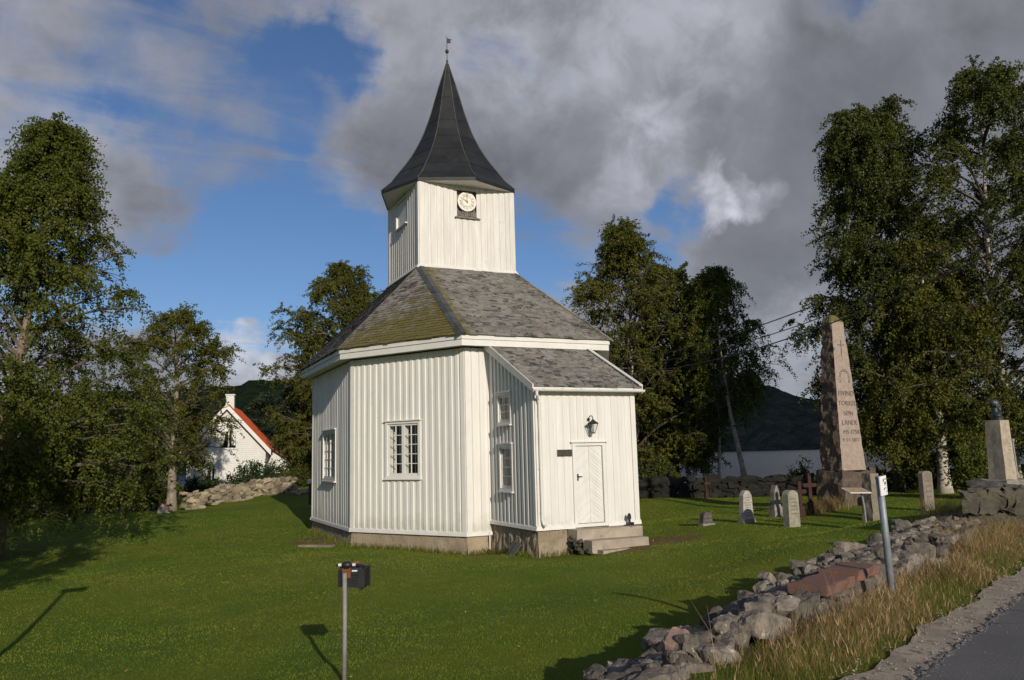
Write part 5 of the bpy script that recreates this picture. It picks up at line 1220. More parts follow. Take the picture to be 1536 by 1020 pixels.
def build_monument():
    c = at(1263, 706, 27.6); x0, y0 = c[0], c[1]; zb = c[2]; g = gz(x0, y0)
    t = thing('obelisk', 'tall tapering pink granite obelisk with carved cross and names on a rough dark plinth', 'monument', (x0+0.55, y0+0.5, g))
    p = MB(); axbox(p, x0-0.10, x0+1.42, y0-0.08, y0+1.15, g-0.4, zb-0.02, 0.05, 0.05, div=7, rough=0.10); p.build('plinth', MT['granite_rough'], t)
    z1 = zb+5.20; sh = MB(); bx, by, tx_, ty_ = 1.13, 0.98, 0.56, 0.46
    # shaft: smooth dressed front, rough hewn sides
    nz = 44; nx = 10
    def corner(f): return x0+0.02+f*0.12, bx+(tx_-bx)*f, y0+f*0.06, by+(ty_-by)*f
    V = []; Fs = []; 
    for k in range(nz+1):
        f = k/nz; ox, w, oy, d = corner(f)
        for i in range(nx+1): V.append((ox+w*i/nx, oy, zb+(z1-zb)*f))
    V = np.array(V); edge = np.tile((np.arange(nx+1) == 0) | (np.arange(nx+1) == nx), nz+1)
    jit = 0.035*fbm(V*4.0+3.1, 4); V[:, 0] += np.where(edge, jit, 0); V[:, 1] += np.where(edge, np.abs(jit)*0.8, 0.006*fbm(V*9, 3))
    fr = MB(); fr.add(V, [(k*(nx+1)+i, k*(nx+1)+i+1, (k+1)*(nx+1)+i+1, (k+1)*(nx+1)+i) for k in range(nz) for i in range(nx)], 0.5)
    fo = fr.build('dressed_face', MT['granite'], t)
    sd_ = MB(); Vl = []; n = 8
    fV = V
    for k in range(nz+1):
        f = k/nz; ox, w, oy, d = corner(f); z = zb+(z1-zb)*f; a = fV[k*(nx+1)]; b_ = fV[k*(nx+1)+nx]
        ring = [a] + [np.array([ox, oy+d*(j/n), z]) for j in range(1, n+1)] + [np.array([ox+w*j/n, oy+d, z]) for j in range(1, n+1)] + [np.array([ox+w, oy+d*(1-j/n), z]) for j in range(1, n)] + [b_]
        Vl += ring
    Vl = np.array(Vl); m_ = 3*n+1; ii = np.arange(len(Vl)) % m_
    rgh = np.stack([fbm(Vl*4.5+q*7.7, 4) for q in range(3)], 1)*0.16; rgh[(ii == 0) | (ii == m_-1)] = 0
    Vl = Vl+rgh
    sd_.add(Vl, [(k*m_+j+1, k*m_+j, (k+1)*m_+j, (k+1)*m_+j+1) for k in range(nz) for j in range(m_-1)], 0.5)
    sd_.build('hewn_sides', MT['granite_rough'], t)
    top = Vl[nz*m_:]; ap = np.array([x0+0.37, y0+0.3, z1+0.26]); cp = MB()
    mid = [(q*0.45+ap*0.55)+np.array([0, 0, 0.10]) for q in top]
    cp.add(list(top)+mid+[ap+np.array([0, 0, 0.02])], [(j, (j+1) % m_, (j+1) % m_+m_, j+m_) for j in range(m_)] + [(j+m_, (j+1) % m_+m_, 2*m_) for j in range(m_)], 0.5)
    cp.build('mossy_top', MT['mossy'], t)
    tx = MB()
    def fpt(u, v):                                        # point of the dressed face seen at a photo pixel
        d = ray(u, v); k = (y0+0.02-CAM[1])/d[1]; return CAM+d*k
    def line(s, u, v, size):
        q = fpt(u, v); f = (q[2]-zb)/(z1-zb); put_text(tx, s, size, (q[0], y0+f*0.06-0.012, q[2]), (1, 0, 0), (0, 0, 1), (0, -1, 0), 0.004)
    line('EIVIND', 1269, 590, 0.24); line('TORKEL', 1271, 605, 0.235); line('SØN', 1272.5, 620, 0.22); line('LANDE', 1274.5, 634, 0.235); line('·M5·1758', 1276, 648, 0.215); line('9·3·1·1817', 1276.5, 660, 0.19)
    q = fpt(1262, 517); f = (q[2]-zb)/(z1-zb); yy = y0+f*0.06-0.014
    tx.box((q[0]-0.012, yy-0.004, q[2]-0.42), (q[0]+0.012, yy+0.004, q[2]+0.17)); tx.box((q[0]-0.16, yy-0.005, q[2]-0.013), (q[0]+0.16, yy+0.003, q[2]+0.013))
    c_ = fpt(1267, 568)
    for k, ch in enumerate('EIDSVOLDSMAND'):
        a = R_(200-220*k/12); rx, rz = 0.22, 0.30
        o = (c_[0]+rx*math.cos(a), y0+((c_[2]-zb)/(z1-zb))*0.06-0.012, c_[2]+rz*math.sin(a)); e = np.array([math.sin(a), 0, -math.cos(a)]); zz = np.array([math.cos(a), 0, math.sin(a)])
        put_text(tx, ch, 0.13, o, e, zz, (0, -1, 0), 0.004)
    MT['carved'] = mat('carved_letters', (0.19, 0.148, 0.122), None, 4, 0.9)
    tx.build('inscription', MT['carved'], fo)
build_monument()

def incised(parent, x0, x1, yf, z0, z1, n, seed, m='carved'):
    "rows of small worn carved letters too faint to read"
    lr = np.random.default_rng(seed); mb = MB()
    for k in range(n):
        z = z1-(z1-z0)*(k+0.5)/n; h = (z1-z0)/n*0.42; w = (x1-x0)*lr.uniform(0.5, 0.95); x = (x0+x1)/2-w/2; e = x+w
        while x < e:
            ww = lr.uniform(0.012, 0.035); mb.box((x, yf-0.003, z-h/2), (x+ww, yf+0.006, z+h/2*lr.uniform(0.6, 1))); x += ww+lr.uniform(0.008, 0.03)
    mb.build('inscription', MT[m], parent)
def grave(u, v, d, w, dp, h, m, label, shape, seed, plinth=None, lines=0, tilt=0.0, cat='gravestone', taper=0.04):
    c = on_ground(u, v, d); x0, y0, g = c[0], c[1], c[2]
    t = thing('gravestone', label, cat, (x0+w/2, y0+dp/2, g))
    z0 = g-0.15
    if plinth:
        ph, po, pm = plinth; p = MB(); axbox(p, x0-po, x0+w+po, y0-po, y0+dp+po, z0, g+ph, 0.02, 0.02, div=4, rough=0.012); p.build('base', MT[pm], t); z0 = g+ph-0.01
    zt = g+h; s = MB(); n = 14
    def out(k):
        if shape == 'round': return [(w/2+(w/2-taper)*math.cos(a), zt-w/2*0.8+(w/2*0.8)*math.sin(a)) for a in np.linspace(0, PI, n)]
        if shape == 'peak': return [(w-taper, zt-0.16), (w*0.72, zt-0.03), (w/2, zt), (w*0.28, zt-0.03), (taper, zt-0.16)]
        if shape == 'spire': return [(w-taper, zt-0.22), (w*0.60, zt), (w*0.40, zt), (taper, zt-0.22)]
        if shape == 'arch': return [(w-taper, zt-0.07)]+[(w/2+(w/2-taper)*math.cos(a)*0.9, zt-0.07+0.07*math.sin(a)) for a in np.linspace(0.2, PI-0.2, 7)]+[(taper, zt-0.07)]
        if shape == 'slope': return [(w-taper, zt-0.05), (taper*0.5, zt)]
    poly = [(0, z0), (w, z0)] + out(0)
    T = lambda a, dd, b_: (x0+a+tilt*(b_-g), y0+dd, b_)
    q = len(poly); b = 0.012; cx, cz = w/2, (z0+zt)/2
    ins = [(cx+(a-cx)*(1-2*b/w), cz+(z-cz)*(1-b/h)) for a, z in poly]
    V = [T(a, 0.0, z) for a, z in ins]+[T(a, b, z) for a, z in poly]+[T(a, dp-b, z) for a, z in poly]+[T(a, dp, z) for a, z in ins]
    Fq = [tuple(range(q)), tuple(range(4*q-1, 3*q-1, -1))]+[(l*q+i, (l+1)*q+i, (l+1)*q+(i+1) % q, l*q+(i+1) % q) for l in range(3) for i in range(q)]
    s.add(V, Fq, 0.5); st = s.build('headstone', MT[m], t)
    if lines: incised(st, x0+w*0.15+tilt*h*0.5, x0+w*0.85+tilt*h*0.5, y0-0.002, g+(plinth[0] if plinth else 0.25)+h*0.08, g+h*0.82, lines, seed)
    return t
def build_graves():
    grave(1116, 786, 25, 0.42, 0.20, 1.0, 'grave_white', 'pale marble gravestone with clipped peaked top and rows of carved lines', 'peak', 1, (0.12, 0.05, 'grave_grey'), 8)
    grave(1163, 777, 27, 0.30, 0.22, 1.05, 'grave_grey', 'slender mottled grey obelisk gravestone on a square base', 'spire', 2, (0.34, 0.05, 'grave_grey'), 0, taper=0.05)
    grave(1185, 792, 23, 0.42, 0.26, 1.04, 'grave_lichen', 'round topped yellowish lichened gravestone between the grey obelisk and the rusty crosses', 'round', 3, None, 5, taper=0.01)
    grave(1055, 789, 25, 0.40, 0.20, 0.42, 'grave_dark', 'small squat dark gravestone nearest the church porch', 'arch', 4, (0.07, 0.05, 'grave_grey'), 2)
    grave(1389, 768, 25, 0.44, 0.18, 1.22, 'grave_brown', 'plain upright brown stele before the black and white birch trunk', 'arch', 5, None, 4, taper=0.0)
    # natural slab beside the obelisk
    c = on_ground(1310, 783, 24); m = MB(); axbox(m, c[0], c[0]+0.52, c[1], c[1]+0.42, c[2]-0.3, c[2]+1.42, 0.10, 0.06, div=6, rough=0.022)
    o = m.build('standing_stone', MT['grave_brown']); tag(o, 'rough natural standing stone slab behind the small slanted information board', 'standing stone')
    c = on_ground(1300, 757, 29.5); m = MB(); axbox(m, c[0]+0.55, c[0]+1.0, c[1]+0.2, c[1]+0.75, c[2]-0.3, c[2]+1.25, 0.10, 0.06, div=6, rough=0.06)
    o = m.build('standing_stone', MT['granite_rough']); tag(o, 'brown rough stone block leaning against the right side of the obelisk plinth', 'standing stone')
    c = on_ground(235, 773, 43); m = MB(); n = 16
    pr_ = [(0.36-0.36*math.cos(a), c[2]-0.1+0.56*math.sin(a)) for a in np.linspace(0.0, PI, n)]
    m.prism([(c[0]+0.72-a if False else a, z) for a, z in pr_], lambda a, d_, z: (c[0]+a*0.9, c[1]+d_+a*0.25, z), 0, 0.2, 0.5)
    o = m.build('gravestone', MT['grave_white']); tag(o, 'small pale half round gravestone at the foot of the thick birch trunk', 'gravestone')
    f = on_ground(248, 769, 43.4); t = thing('flower_bunch', 'bunch of red flowers beside the half round gravestone', 'flowers', f)
    st = MB(); fl = MB()
    for k in range(26):
        p = f+np.array([rng.uniform(-0.28, 0.28), rng.uniform(-0.1, 0.1), 0]); q = p+np.array([rng.uniform(-0.1, 0.1), 0, rng.uniform(0.2, 0.5)]); st.tube([p, q], 0.008, 4)
        if k % 2 == 0: fl.lathe([(0.0, -0.03), (0.05, 0.0), (0.04, 0.04), (0.0, 0.05)], 7, q)
    MT['stem'] = mat('green_stems', (0.03, 0.06, 0.015), None, 5, 0.8)
    lf = MB()
    for k in range(60):
        p = f+np.array([rng.uniform(-0.3, 0.3), rng.uniform(-0.12, 0.12), rng.uniform(0.05, 0.45)]); d = rng.normal(size=3)*0.05; e = rng.normal(size=3)*0.035; lf.add([p-d, p+e, p+d, p-e], [(0, 1, 2, 3)])
    st.build('stems', MT['stem'], t); fl.build('blossoms', MT['flower'], t); lf.build('leaves', MT['stem'], t)
    # rusty iron crosses
    def cross(u, v, d, h, w, label, bars=0.13):
        c = on_ground(u, v, d); mb = MB(); x, y, g = c; T = lambda a, dd, b_: (x+a, y+dd, g+b_)
        def cap(cx, cz, r): mb.prism([(cx+r*math.cos(a), cz+r*math.sin(a)) for a in np.linspace(0, 2*PI, 12, endpoint=False)], T, -0.024, 0.024, 0.5)
        zc = h-w*0.62; b2 = bars/2
        mb.prism([(-b2, -0.2), (b2, -0.2), (b2, zc-b2), (w/2, zc-b2), (w/2, zc+b2), (b2, zc+b2), (b2, h), (-b2, h), (-b2, zc+b2), (-w/2, zc+b2), (-w/2, zc-b2), (-b2, zc-b2)], T, -0.03, 0.03, 0.5)
        for cx, cz in ((0, h), (w/2, zc), (-w/2, zc)):
            cap(cx, cz, b2*0.95)
        mb.prism([(-bars*1.1, -0.1), (bars*1.1, -0.1), (bars*0.9, h*0.34), (-bars*0.9, h*0.34)], T, -0.05, 0.05, 0.5)
        o = mb.build('iron_cross', MT['rust']); tag(o, label, 'grave cross', 'rusty iron grave crosses')
    cross(1202, 774, 26, 1.12, 0.44, 'rusty brown iron cross directly right of the round topped lichened gravestone')
    cross(1217, 768, 27, 1.28, 0.50, 'taller rusty iron cross close to the obelisk plinth')
    cross(1060, 748, 37, 0.95, 0.42, 'small rusty iron cross against the far dark wall', 0.09)
    # slanted information board
    c = on_ground(1300, 791, 23); t = thing('information_board', 'small slanted printed board on a thin bent pale post', 'information board', c)
    m = MB(); m.tube([c+np.array([0, 0, -0.1]), c+np.array([-0.03, 0, 0.55]), c+np.array([-0.08, 0.0, 0.88]), c+np.array([-0.14, 0.03, 0.97])], 0.028, 8, 0.5); m.build('post', MT['steel'], t)
    ex = CR*0.30; ey = np.array([CF[0], CF[1], 0])*0.20+np.array([0, 0, 0.06]); o_ = c+np.array([-0.20, 0.02, 1.00])
    m = MB(); V = [o_-ex-ey-CR*0.0, o_+ex-ey, o_+ex+ey-CR*0.10, o_-ex+ey-CR*0.10]; V = V+[q+np.array([0, 0, 0.022]) for q in V]; m.hexa(V); bd = m.build('panel', MT['signwhite'], t)
    m = MB(); m.hexa([o_+(q-o_)*0.92+np.array([0, 0, 0.0245]) for q in V[:4]]+[o_+(q-o_)*0.92+np.array([0, 0, 0.027]) for q in V[:4]]); m.build('printed_sheet', MT['signbrown'], bd)
    # bust on its pedestal and stone terrace
    c = at(1440, 738, 15.6); a_ = CR[:2]/np.linalg.norm(CR[:2]); b_ = np.array([CF[0], CF[1]])/np.hypot(CF[0], CF[1]); th = 0.25
    th = 0.10; ex = np.array([*(a_*math.cos(th)+b_*math.sin(th)), 0]); th = 0.56; ey = np.array([*(b_*math.cos(th)+a_*math.sin(th)), 0])
    t = thing('stone_terrace', 'raised terrace of big rough dark slabs carrying the bust at the right edge', 'stone terrace', (c[0], c[1], 0.2))
    mb = MB(); x = 0
    for k, wd in enumerate((0.92, 0.80, 0.70)):
        sub = MB(); axbox(sub, x+0.015, x+wd-0.015, 0, 0.62, 0.58, 0.99+0.015*(k % 2), 0.02, 0.02, div=8, rough=0.11)
        for i, v in enumerate(sub.v): sub.v[i] = tuple(np.array([c[0], c[1], 0])+ex*v[0]+ey*v[1]+np.array([0, 0, v[2]]))
        sub.build('edge_slab', MT['slab'], t); x += wd
    sub = MB(); axbox(sub, 0.06, 2.38, 0.55, 3.6, 0.0, 0.985, 0.02, 0.02, div=8, rough=0.06); axbox(sub, 0.12, 2.36, 0.10, 0.56, -0.2, 0.60, 0.02, 0.02, div=8, rough=0.06)
    for i, v in enumerate(sub.v): sub.v[i] = tuple(np.array([c[0], c[1], 0])+ex*v[0]+ey*v[1]+np.array([0, 0, v[2]]))
    sub.build('fill', MT['slab'], t)
    p = at(1506, 723, 18.0); zb = 1.05
    m = MB()
    sub = MB(); axbox(sub, p[0]-0.40, p[0]+0.62, p[1]-0.34, p[1]+0.62, 0.95, 1.10, 0.02, 0.02, div=4, rough=0.03); sub.build('top_slab', MT['grave_grey'], t)
    pd = thing('bust_monument', 'dark bronze bust of a bearded man on a square pale granite pedestal', 'statue', (p[0], p[1], 1.1))
    m = MB(); axbox(m, p[0]-0.18, p[0]+0.20, p[1]-0.18, p[1]+0.22, 1.10, 2.42, 0.025, 0.025, div=3, rough=0.008); pe = m.build('pedestal', MT['pedestal'], pd)
    incised(pe, p[0]-0.11, p[0]+0.13, p[1]-0.182+0.022, 1.72, 2.08, 5, 9)
    bust(pd, np.array([p[0]+0.01, p[1]+0.02, 2.40]))
    q = at(1528, 724, 18.6); m = MB(); m.tube([np.array([q[0], q[1], 1.0]), np.array([q[0]-0.05, q[1], 1.95])], 0.02, 6); m.lathe([(0.0, 1.94), (0.028, 1.95), (0.028, 2.0), (0, 2.01)], 8, (q[0]-0.05, q[1], 0))
    o = m.build('thin_post', MT['steel']); tag(o, 'thin grey metal post standing just right of the bust pedestal', 'post')
def ellip(c, r, n=14, rot=None):
    V, Fc = _cube_sphere(6); V = V/np.linalg.norm(V, axis=1)[:, None]*np.array(r)
    if rot: V = rotz(V, rot)
    return V+np.array(c), Fc
def bust(parent, o):
    # faces heading a little right of the viewer: local +x is the way he looks
    mb = MB()
    def E_(c, r): V, Fc = ellip(c, r); mb.add(rotz(V, R_(-38))+o, Fc, 0.5)
    E_((0.0, 0.0, 0.395), (0.098, 0.078, 0.105)); E_((0.025, 0, 0.345), (0.078, 0.068, 0.095)); E_((0.062, 0, 0.37), (0.030, 0.055, 0.018))     # skull, face, brow
    E_((0.105, 0, 0.335), (0.024, 0.015, 0.030)); E_((0.09, 0, 0.355), (0.02, 0.012, 0.03))                                                         # nose
    E_((0.072, 0.03, 0.325), (0.02, 0.022, 0.02)); E_((0.072, -0.03, 0.325), (0.02, 0.022, 0.02))                                                   # cheeks
    E_((0.078, 0, 0.255), (0.045, 0.052, 0.060)); E_((0.075, 0, 0.215), (0.036, 0.040, 0.055)); E_((0.082, 0, 0.296), (0.03, 0.045, 0.014))         # beard, moustache
    E_((0.055, 0.028, 0.348), (0.02, 0.018, 0.012)); E_((0.055, -0.028, 0.348), (0.02, 0.018, 0.012))
    E_((0.0, 0.082, 0.345), (0.022, 0.012, 0.034)); E_((0.0, -0.082, 0.345), (0.022, 0.012, 0.034)); E_((-0.035, 0, 0.41), (0.085, 0.082, 0.085))   # ears, hair
    E_((-0.01, 0, 0.24), (0.058, 0.056, 0.12)); E_((-0.01, 0, 0.115), (0.105, 0.185, 0.085)); E_((0.01, 0, 0.05), (0.12, 0.155, 0.08)); E_((0.0, 0, 0.02), (0.10, 0.11, 0.05))
    E_((0.05, 0.05, 0.15), (0.05, 0.03, 0.06)); E_((0.05, -0.05, 0.15), (0.05, 0.03, 0.06))
    b = mb.build('bust', MT['bronze'], parent, smooth=True)
    r = b.modifiers.new('join', 'REMESH'); r.mode = 'VOXEL'; r.voxel_size = 0.008; r.use_smooth_shade = True
    s = b.modifiers.new('soft', 'SMOOTH'); s.factor = 0.5; s.iterations = 4
build_graves()

# ------------------------------------------------------------------ posts, floodlights, wires
def flood(base, h, label, az=0.0, scale=1.0, group=None):
    t = thing('floodlight', label, 'floodlight', base, group)
    b = np.array(base); top = b+np.array([0, 0, h])
    m = MB(); m.tube([b-np.array([0, 0, 0.25]), b+np.array([0.004, 0, h*0.5]), top], 0.027*scale, 10, 0.5); m.build('post', MT['alupost'], t, smooth=True)
    a = np.array([*(CR[:2]*math.cos(az)+CF[:2]*math.sin(az)), 0]); a /= np.linalg.norm(a); f = np.array([-a[1], a[0], 0])       # a across, f away from the road
    T = lambda x, y, z: top+(a*x+f*y+np.array([0, 0, z]))*scale
    m = MB(); m.box((-0.035, 0.025, -0.06), (0.065, 0.045, 0.07), T); m.box((-0.03, 0.0, -0.06), (0.03, 0.03, 0.02), T)
    m.hexa([T(0.05, 0.03, 0.09), T(0.19, 0.05, 0.10), T(0.19, 0.08, 0.10), T(0.05, 0.045, 0.09), T(0.05, 0.03, 0.12), T(0.15, 0.05, 0.135), T(0.15, 0.08, 0.135), T(0.05, 0.045, 0.12)]); br = m.build('bracket', MT['brownpaint'], t)
    m = MB(); y0, y1 = 0.05, 0.24
    m.hexa([T(-0.095, y0, -0.165), T(0.225, y0+0.01, -0.185), T(0.24, y1, -0.165), T(-0.11, y1, -0.155), T(-0.095, y0, 0.035), T(0.225, y0+0.01, 0.035), T(0.24, y1, 0.045), T(-0.11, y1, 0.045)])
    for k in range(5): z = -0.150+0.030*k; m.box((0.07, y0-0.012, z), (0.15, y0+0.004, z+0.009), T)
    for k in range(5): x = -0.085+0.012*k; m.box((x, y0-0.010, -0.15), (x+0.005, y0+0.004, 0.02), T)
    m.box((-0.12, y1, -0.185), (0.25, y1+0.03, 0.06), T); m.box((0.16, y0-0.005, -0.20), (0.20, y1, -0.175), T)
    hs = m.build('lamp_housing', MT['blackplastic'], t)
    m = MB(); m.add([T(-0.09, y1+0.032, -0.165), T(0.22, y1+0.032, -0.165), T(0.22, y1+0.032, 0.04), T(-0.09, y1+0.032, 0.04)], [(3, 2, 1, 0)]); m.build('lens', MT['glass'], hs)
    m = MB(); V, Fc = ellip((0.02, 0.02, 0.095), (0.062, 0.05, 0.045)); m.add([T(*v) for v in V], Fc, 0.5); m.tube([T(-0.11, 0.02, 0.092), T(-0.03, 0.02, 0.092)], 0.012*scale, 6); jb = m.build('junction_box', MT['blackplastic'], t, smooth=True)
    for x in (-0.065, 0.105): m = MB(); m.tube([T(x-0.015, 0.02, 0.094), T(x+0.022, 0.02, 0.096)], 0.018*scale, 8); m.build('cable_gland', MT['signwhite'], jb)
    m = MB(); m.tube([T(0.12, 0.02, 0.10), T(0.17, 0.02, 0.10), T(0.21, 0.05, 0.085), T(0.215, 0.08, 0.05), T(0.19, 0.10, 0.03)], 0.010*scale, 6); m.build('cable', MT['blackplastic'], t)
    m = MB(); m.box((0.075, y0-0.006, 0.012), (0.14, y0+0.002, 0.030), T); m.build('maker_label', MT['signwhite'], hs)
    return t
def build_posts():
    p = at(517, 860, 9.6); g = gz(p[0], p[1]); flood((p[0], p[1], g), p[2]-g, 'black floodlight with brown bracket on a thin grey post in the foreground lawn', az=-0.05)
    # a lamp post just outside the left edge whose shadow lies on the lawn
    p = at(-118, 1000, 9.7); g = gz(p[0], p[1]); t = thing('lamp_post', 'slim lamp post outside the left edge that throws a long shadow on the lawn', 'lamp post', (p[0], p[1], g))
    m = MB(); m.tube([(p[0], p[1], g-0.2), (p[0], p[1], g+3.4)], [0.06, 0.045], 8); m.build('post', MT['steel'], t)
    m = MB(); m.box((-0.1, -0.12, 3.36), (0.45, 0.12, 3.50), lambda x, y, z: (p[0]+x, p[1]+y, g+z)); m.build('lamp_head', MT['steel'], t)
    # sign post on the verge
    b = at(1340, 904, 9.2); b = np.array([b[0], b[1], gz(b[0], b[1])]); tp = at(1318.5, 716, 9.2)
    t = thing('sign_post', 'leaning grey steel post with a small white sign, in front of the dry stone wall', 'sign post', b)
    m = MB(); m.tube([b-np.array([0, 0, 0.3]), b*0.5+tp*0.5, tp-np.array([0, 0, 0.02])], 0.040, 12); m.build('post', MT['steel'], t, smooth=True)
    u = (tp-b)/np.linalg.norm(tp-b); f = -np.array([CF[0], CF[1], 0]); f /= np.linalg.norm(f); f = f-u*np.dot(f, u); f /= np.linalg.norm(f); a = np.cross(u, f); 
    ang = R_(-24); a2 = a*math.cos(ang)+f*math.sin(ang); f2 = f*math.cos(ang)-a*math.sin(ang)
    T = lambda x, y, z: tp+a2*x+f2*y+u*z
    m = MB()
    prof = [(-0.055, 0.043), (-0.05, 0.052), (0.05, 0.052), (0.055, 0.043)]
    V = [T(x, y, -0.20) for x, y in prof]+[T(x, y, 0.02) for x, y in prof]+[T(x, y-0.006, -0.20) for x, y in prof]+[T(x, y-0.006, 0.02) for x, y in prof]
    m.add(V, [(i, i+1, i+5, i+4) for i in range(3)]+[(i+9, i+8, i+12, i+13) for i in range(3)]+[(0, 4, 12, 8), (3, 11, 15, 7), (4, 5, 13, 12), (5, 6, 14, 13), (6, 7, 15, 14), (0, 8, 9, 1), (1, 9, 10, 2), (2, 10, 11, 3)], 0.5)
    sg = m.build('sign_plate', MT['signwhite'], t)
    m = MB(); m.tube([tp-u*0.02, tp+u*0.012], 0.043, 12); m.build('cap', MT['steel'], t)
    m = MB(); lr = np.random.default_rng(4)
    for x, z, w, h in ((-0.005, -0.015, 0.016, 0.030), (0.022, -0.010, 0.018, 0.016), (0.01, -0.055, 0.022, 0.022), (0.028, -0.045, 0.010, 0.03), (-0.002, -0.115, 0.012, 0.024), (0.022, -0.112, 0.016, 0.016), (0.03, -0.15, 0.012, 0.014), (0.012, -0.085, 0.03, 0.006)):
        m.box((x, 0.0521, z-h), (x+w, 0.0535, z), T)
    m.build('worn_print', MT['ink'], sg)
    # utility pole outside the right edge and the wires that cross to a pole among the trees
    n0 = at(1640, 305, 19.0); f0 = at(890, 552, 43.0); n1 = np.array([n0[0], n0[1], 0.0])
    for P, lab in ((n0, 'tarred utility pole outside the right edge carrying the wires'), (f0, 'utility pole standing hidden behind the church')):
        g = gz(P[0], P[1]); t = thing('utility_pole', lab, 'utility pole', (P[0], P[1], g))
        m = MB(); m.tube([(P[0], P[1], g-0.5), (P[0], P[1], P[2]+0.5)], [0.15, 0.11], 10); m.build('pole', MT['pole'], t, smooth=True)
        m = MB(); m.box((P[0]-0.6, P[1]-0.06, P[2]-0.05), (P[0]+0.6, P[1]+0.06, P[2]+0.05)); m.build('crossarm', MT['pole'], t)
        for x in (-0.5, 0, 0.5): m = MB(); m.lathe([(0.03, 0), (0.05, 0.03), (0.03, 0.07), (0.045, 0.11), (0.0, 0.13)], 8, (P[0]+x, P[1], P[2]+(0.05 if x else 0.5))); m.build('insulator', MT['signwhite'], t)
    for k, (pts, rad, lab) in enumerate((
        ([(1640, 288, 19), (1427, 402, 21.2), (1259, 469, 27.4), (1130, 506, 36), (890, 549, 66)], 0.018, 'thin middle wire crossing the sky behind the obelisk'),
        ([(1640, 261, 19), (1400, 384, 21.9), (1229, 456.5, 29), (1120, 494, 37), (974, 534, 53), (890, 546, 66)], 0.022, 'uppermost wire crossing behind the obelisk'),
        ([(1640, 297, 19), (1406, 421, 21.7), (1349, 444, 23.6), (1273, 477, 26.7), (1233, 494, 28.9), (1139, 520, 35.2), (955, 553, 56), (890, 563, 66)], 0.024, 'lowest thick wire crossing behind the obelisk'))):
        P = np.array([at(u_, v_, 1/(0.05263-0.02937*(1640-u_)/750)) for u_, v_, _ in pts]); dd = np.linalg.norm(P[:, :2]-P[0, :2], axis=1); x = np.linspace(0, dd[-1], 40); zc = np.polyfit(dd, P[:, 2], 2)
        L = [P[0]+(P[-1]-P[0])*(q/dd[-1]) for q in x]
        for q, l in zip(x, L): l[2] = np.polyval(zc, q)
        m = MB(); m.tube(L, rad, 5, 0.5); o = m.build('power_line', MT['wire']); tag(o, lab, 'wire', 'overhead wires')
    # small white-topped bollard by the left church corner
    c = on_ground(464.5, 766, 45); t = thing('bollard_light', 'small black post with a white cap beside the left corner of the church', 'bollard', c)
    m = MB(); m.tube([c-np.array([0, 0, 0.2]), c+np.array([0, 0, 1.15])], 0.07, 8); m.build('post', MT['blackplastic'], t)
    m = MB(); m.lathe([(0.08, 1.15), (0.14, 1.18), (0.15, 1.32), (0.08, 1.42), (0.0, 1.43)], 10, c); m.build('cap', MT['signwhite'], t)
    # slab at the church corner, slates and pipe at the foundation
    c = on_ground(474, 814, 27.5); e = np.array([0.75, -0.62, 0]); n_ = np.array([0.62, 0.75, 0])
    m = MB(); V = [c+e*a+n_*b_+np.array([0, 0, z]) for z in (-0.1, 0.07) for a, b_ in ((-0.62, -0.13), (0.62, -0.15), (0.65, 0.15), (-0.6, 0.14))]; m.hexa(V)
    o = m.build('stone_slab', MT['palestone']); tag(o, 'long pale flat stone lying in the grass at the left church corner', 'stone slab')
    for k, (du, tl) in enumerate(((0.0, 0.22), (0.22, 0.30))):
        y = -9.3-du*1.4; x = PX0-0.10; g = gz(x, y); m = MB()
        m.hexa([(x-tl, y, g), (x-tl, y-0.30, g), (x-tl+0.03, y-0.30, g), (x-tl+0.03, y, g), (x-0.02, y, g+0.36), (x-0.02, y-0.28, g+0.30), (x+0.01, y-0.28, g+0.30), (x+0.01, y, g+0.36)])
        o = m.build('roof_slate', MT['cap']); tag(o, ('loose dark slate leaning on the porch foundation, nearer the church wall', 'loose dark slate leaning on the porch foundation, nearer the porch corner')[k], 'slate', 'loose slates')
    m = MB(); x = PX0-0.12; m.tube([(x, -AY-0.10, gz(x, -AY)-0.1), (x, -AY-0.10, 0.0-0.45)], 0.02, 6); m.build('earth_rod_pipe', MT['trim'], church)
build_posts()

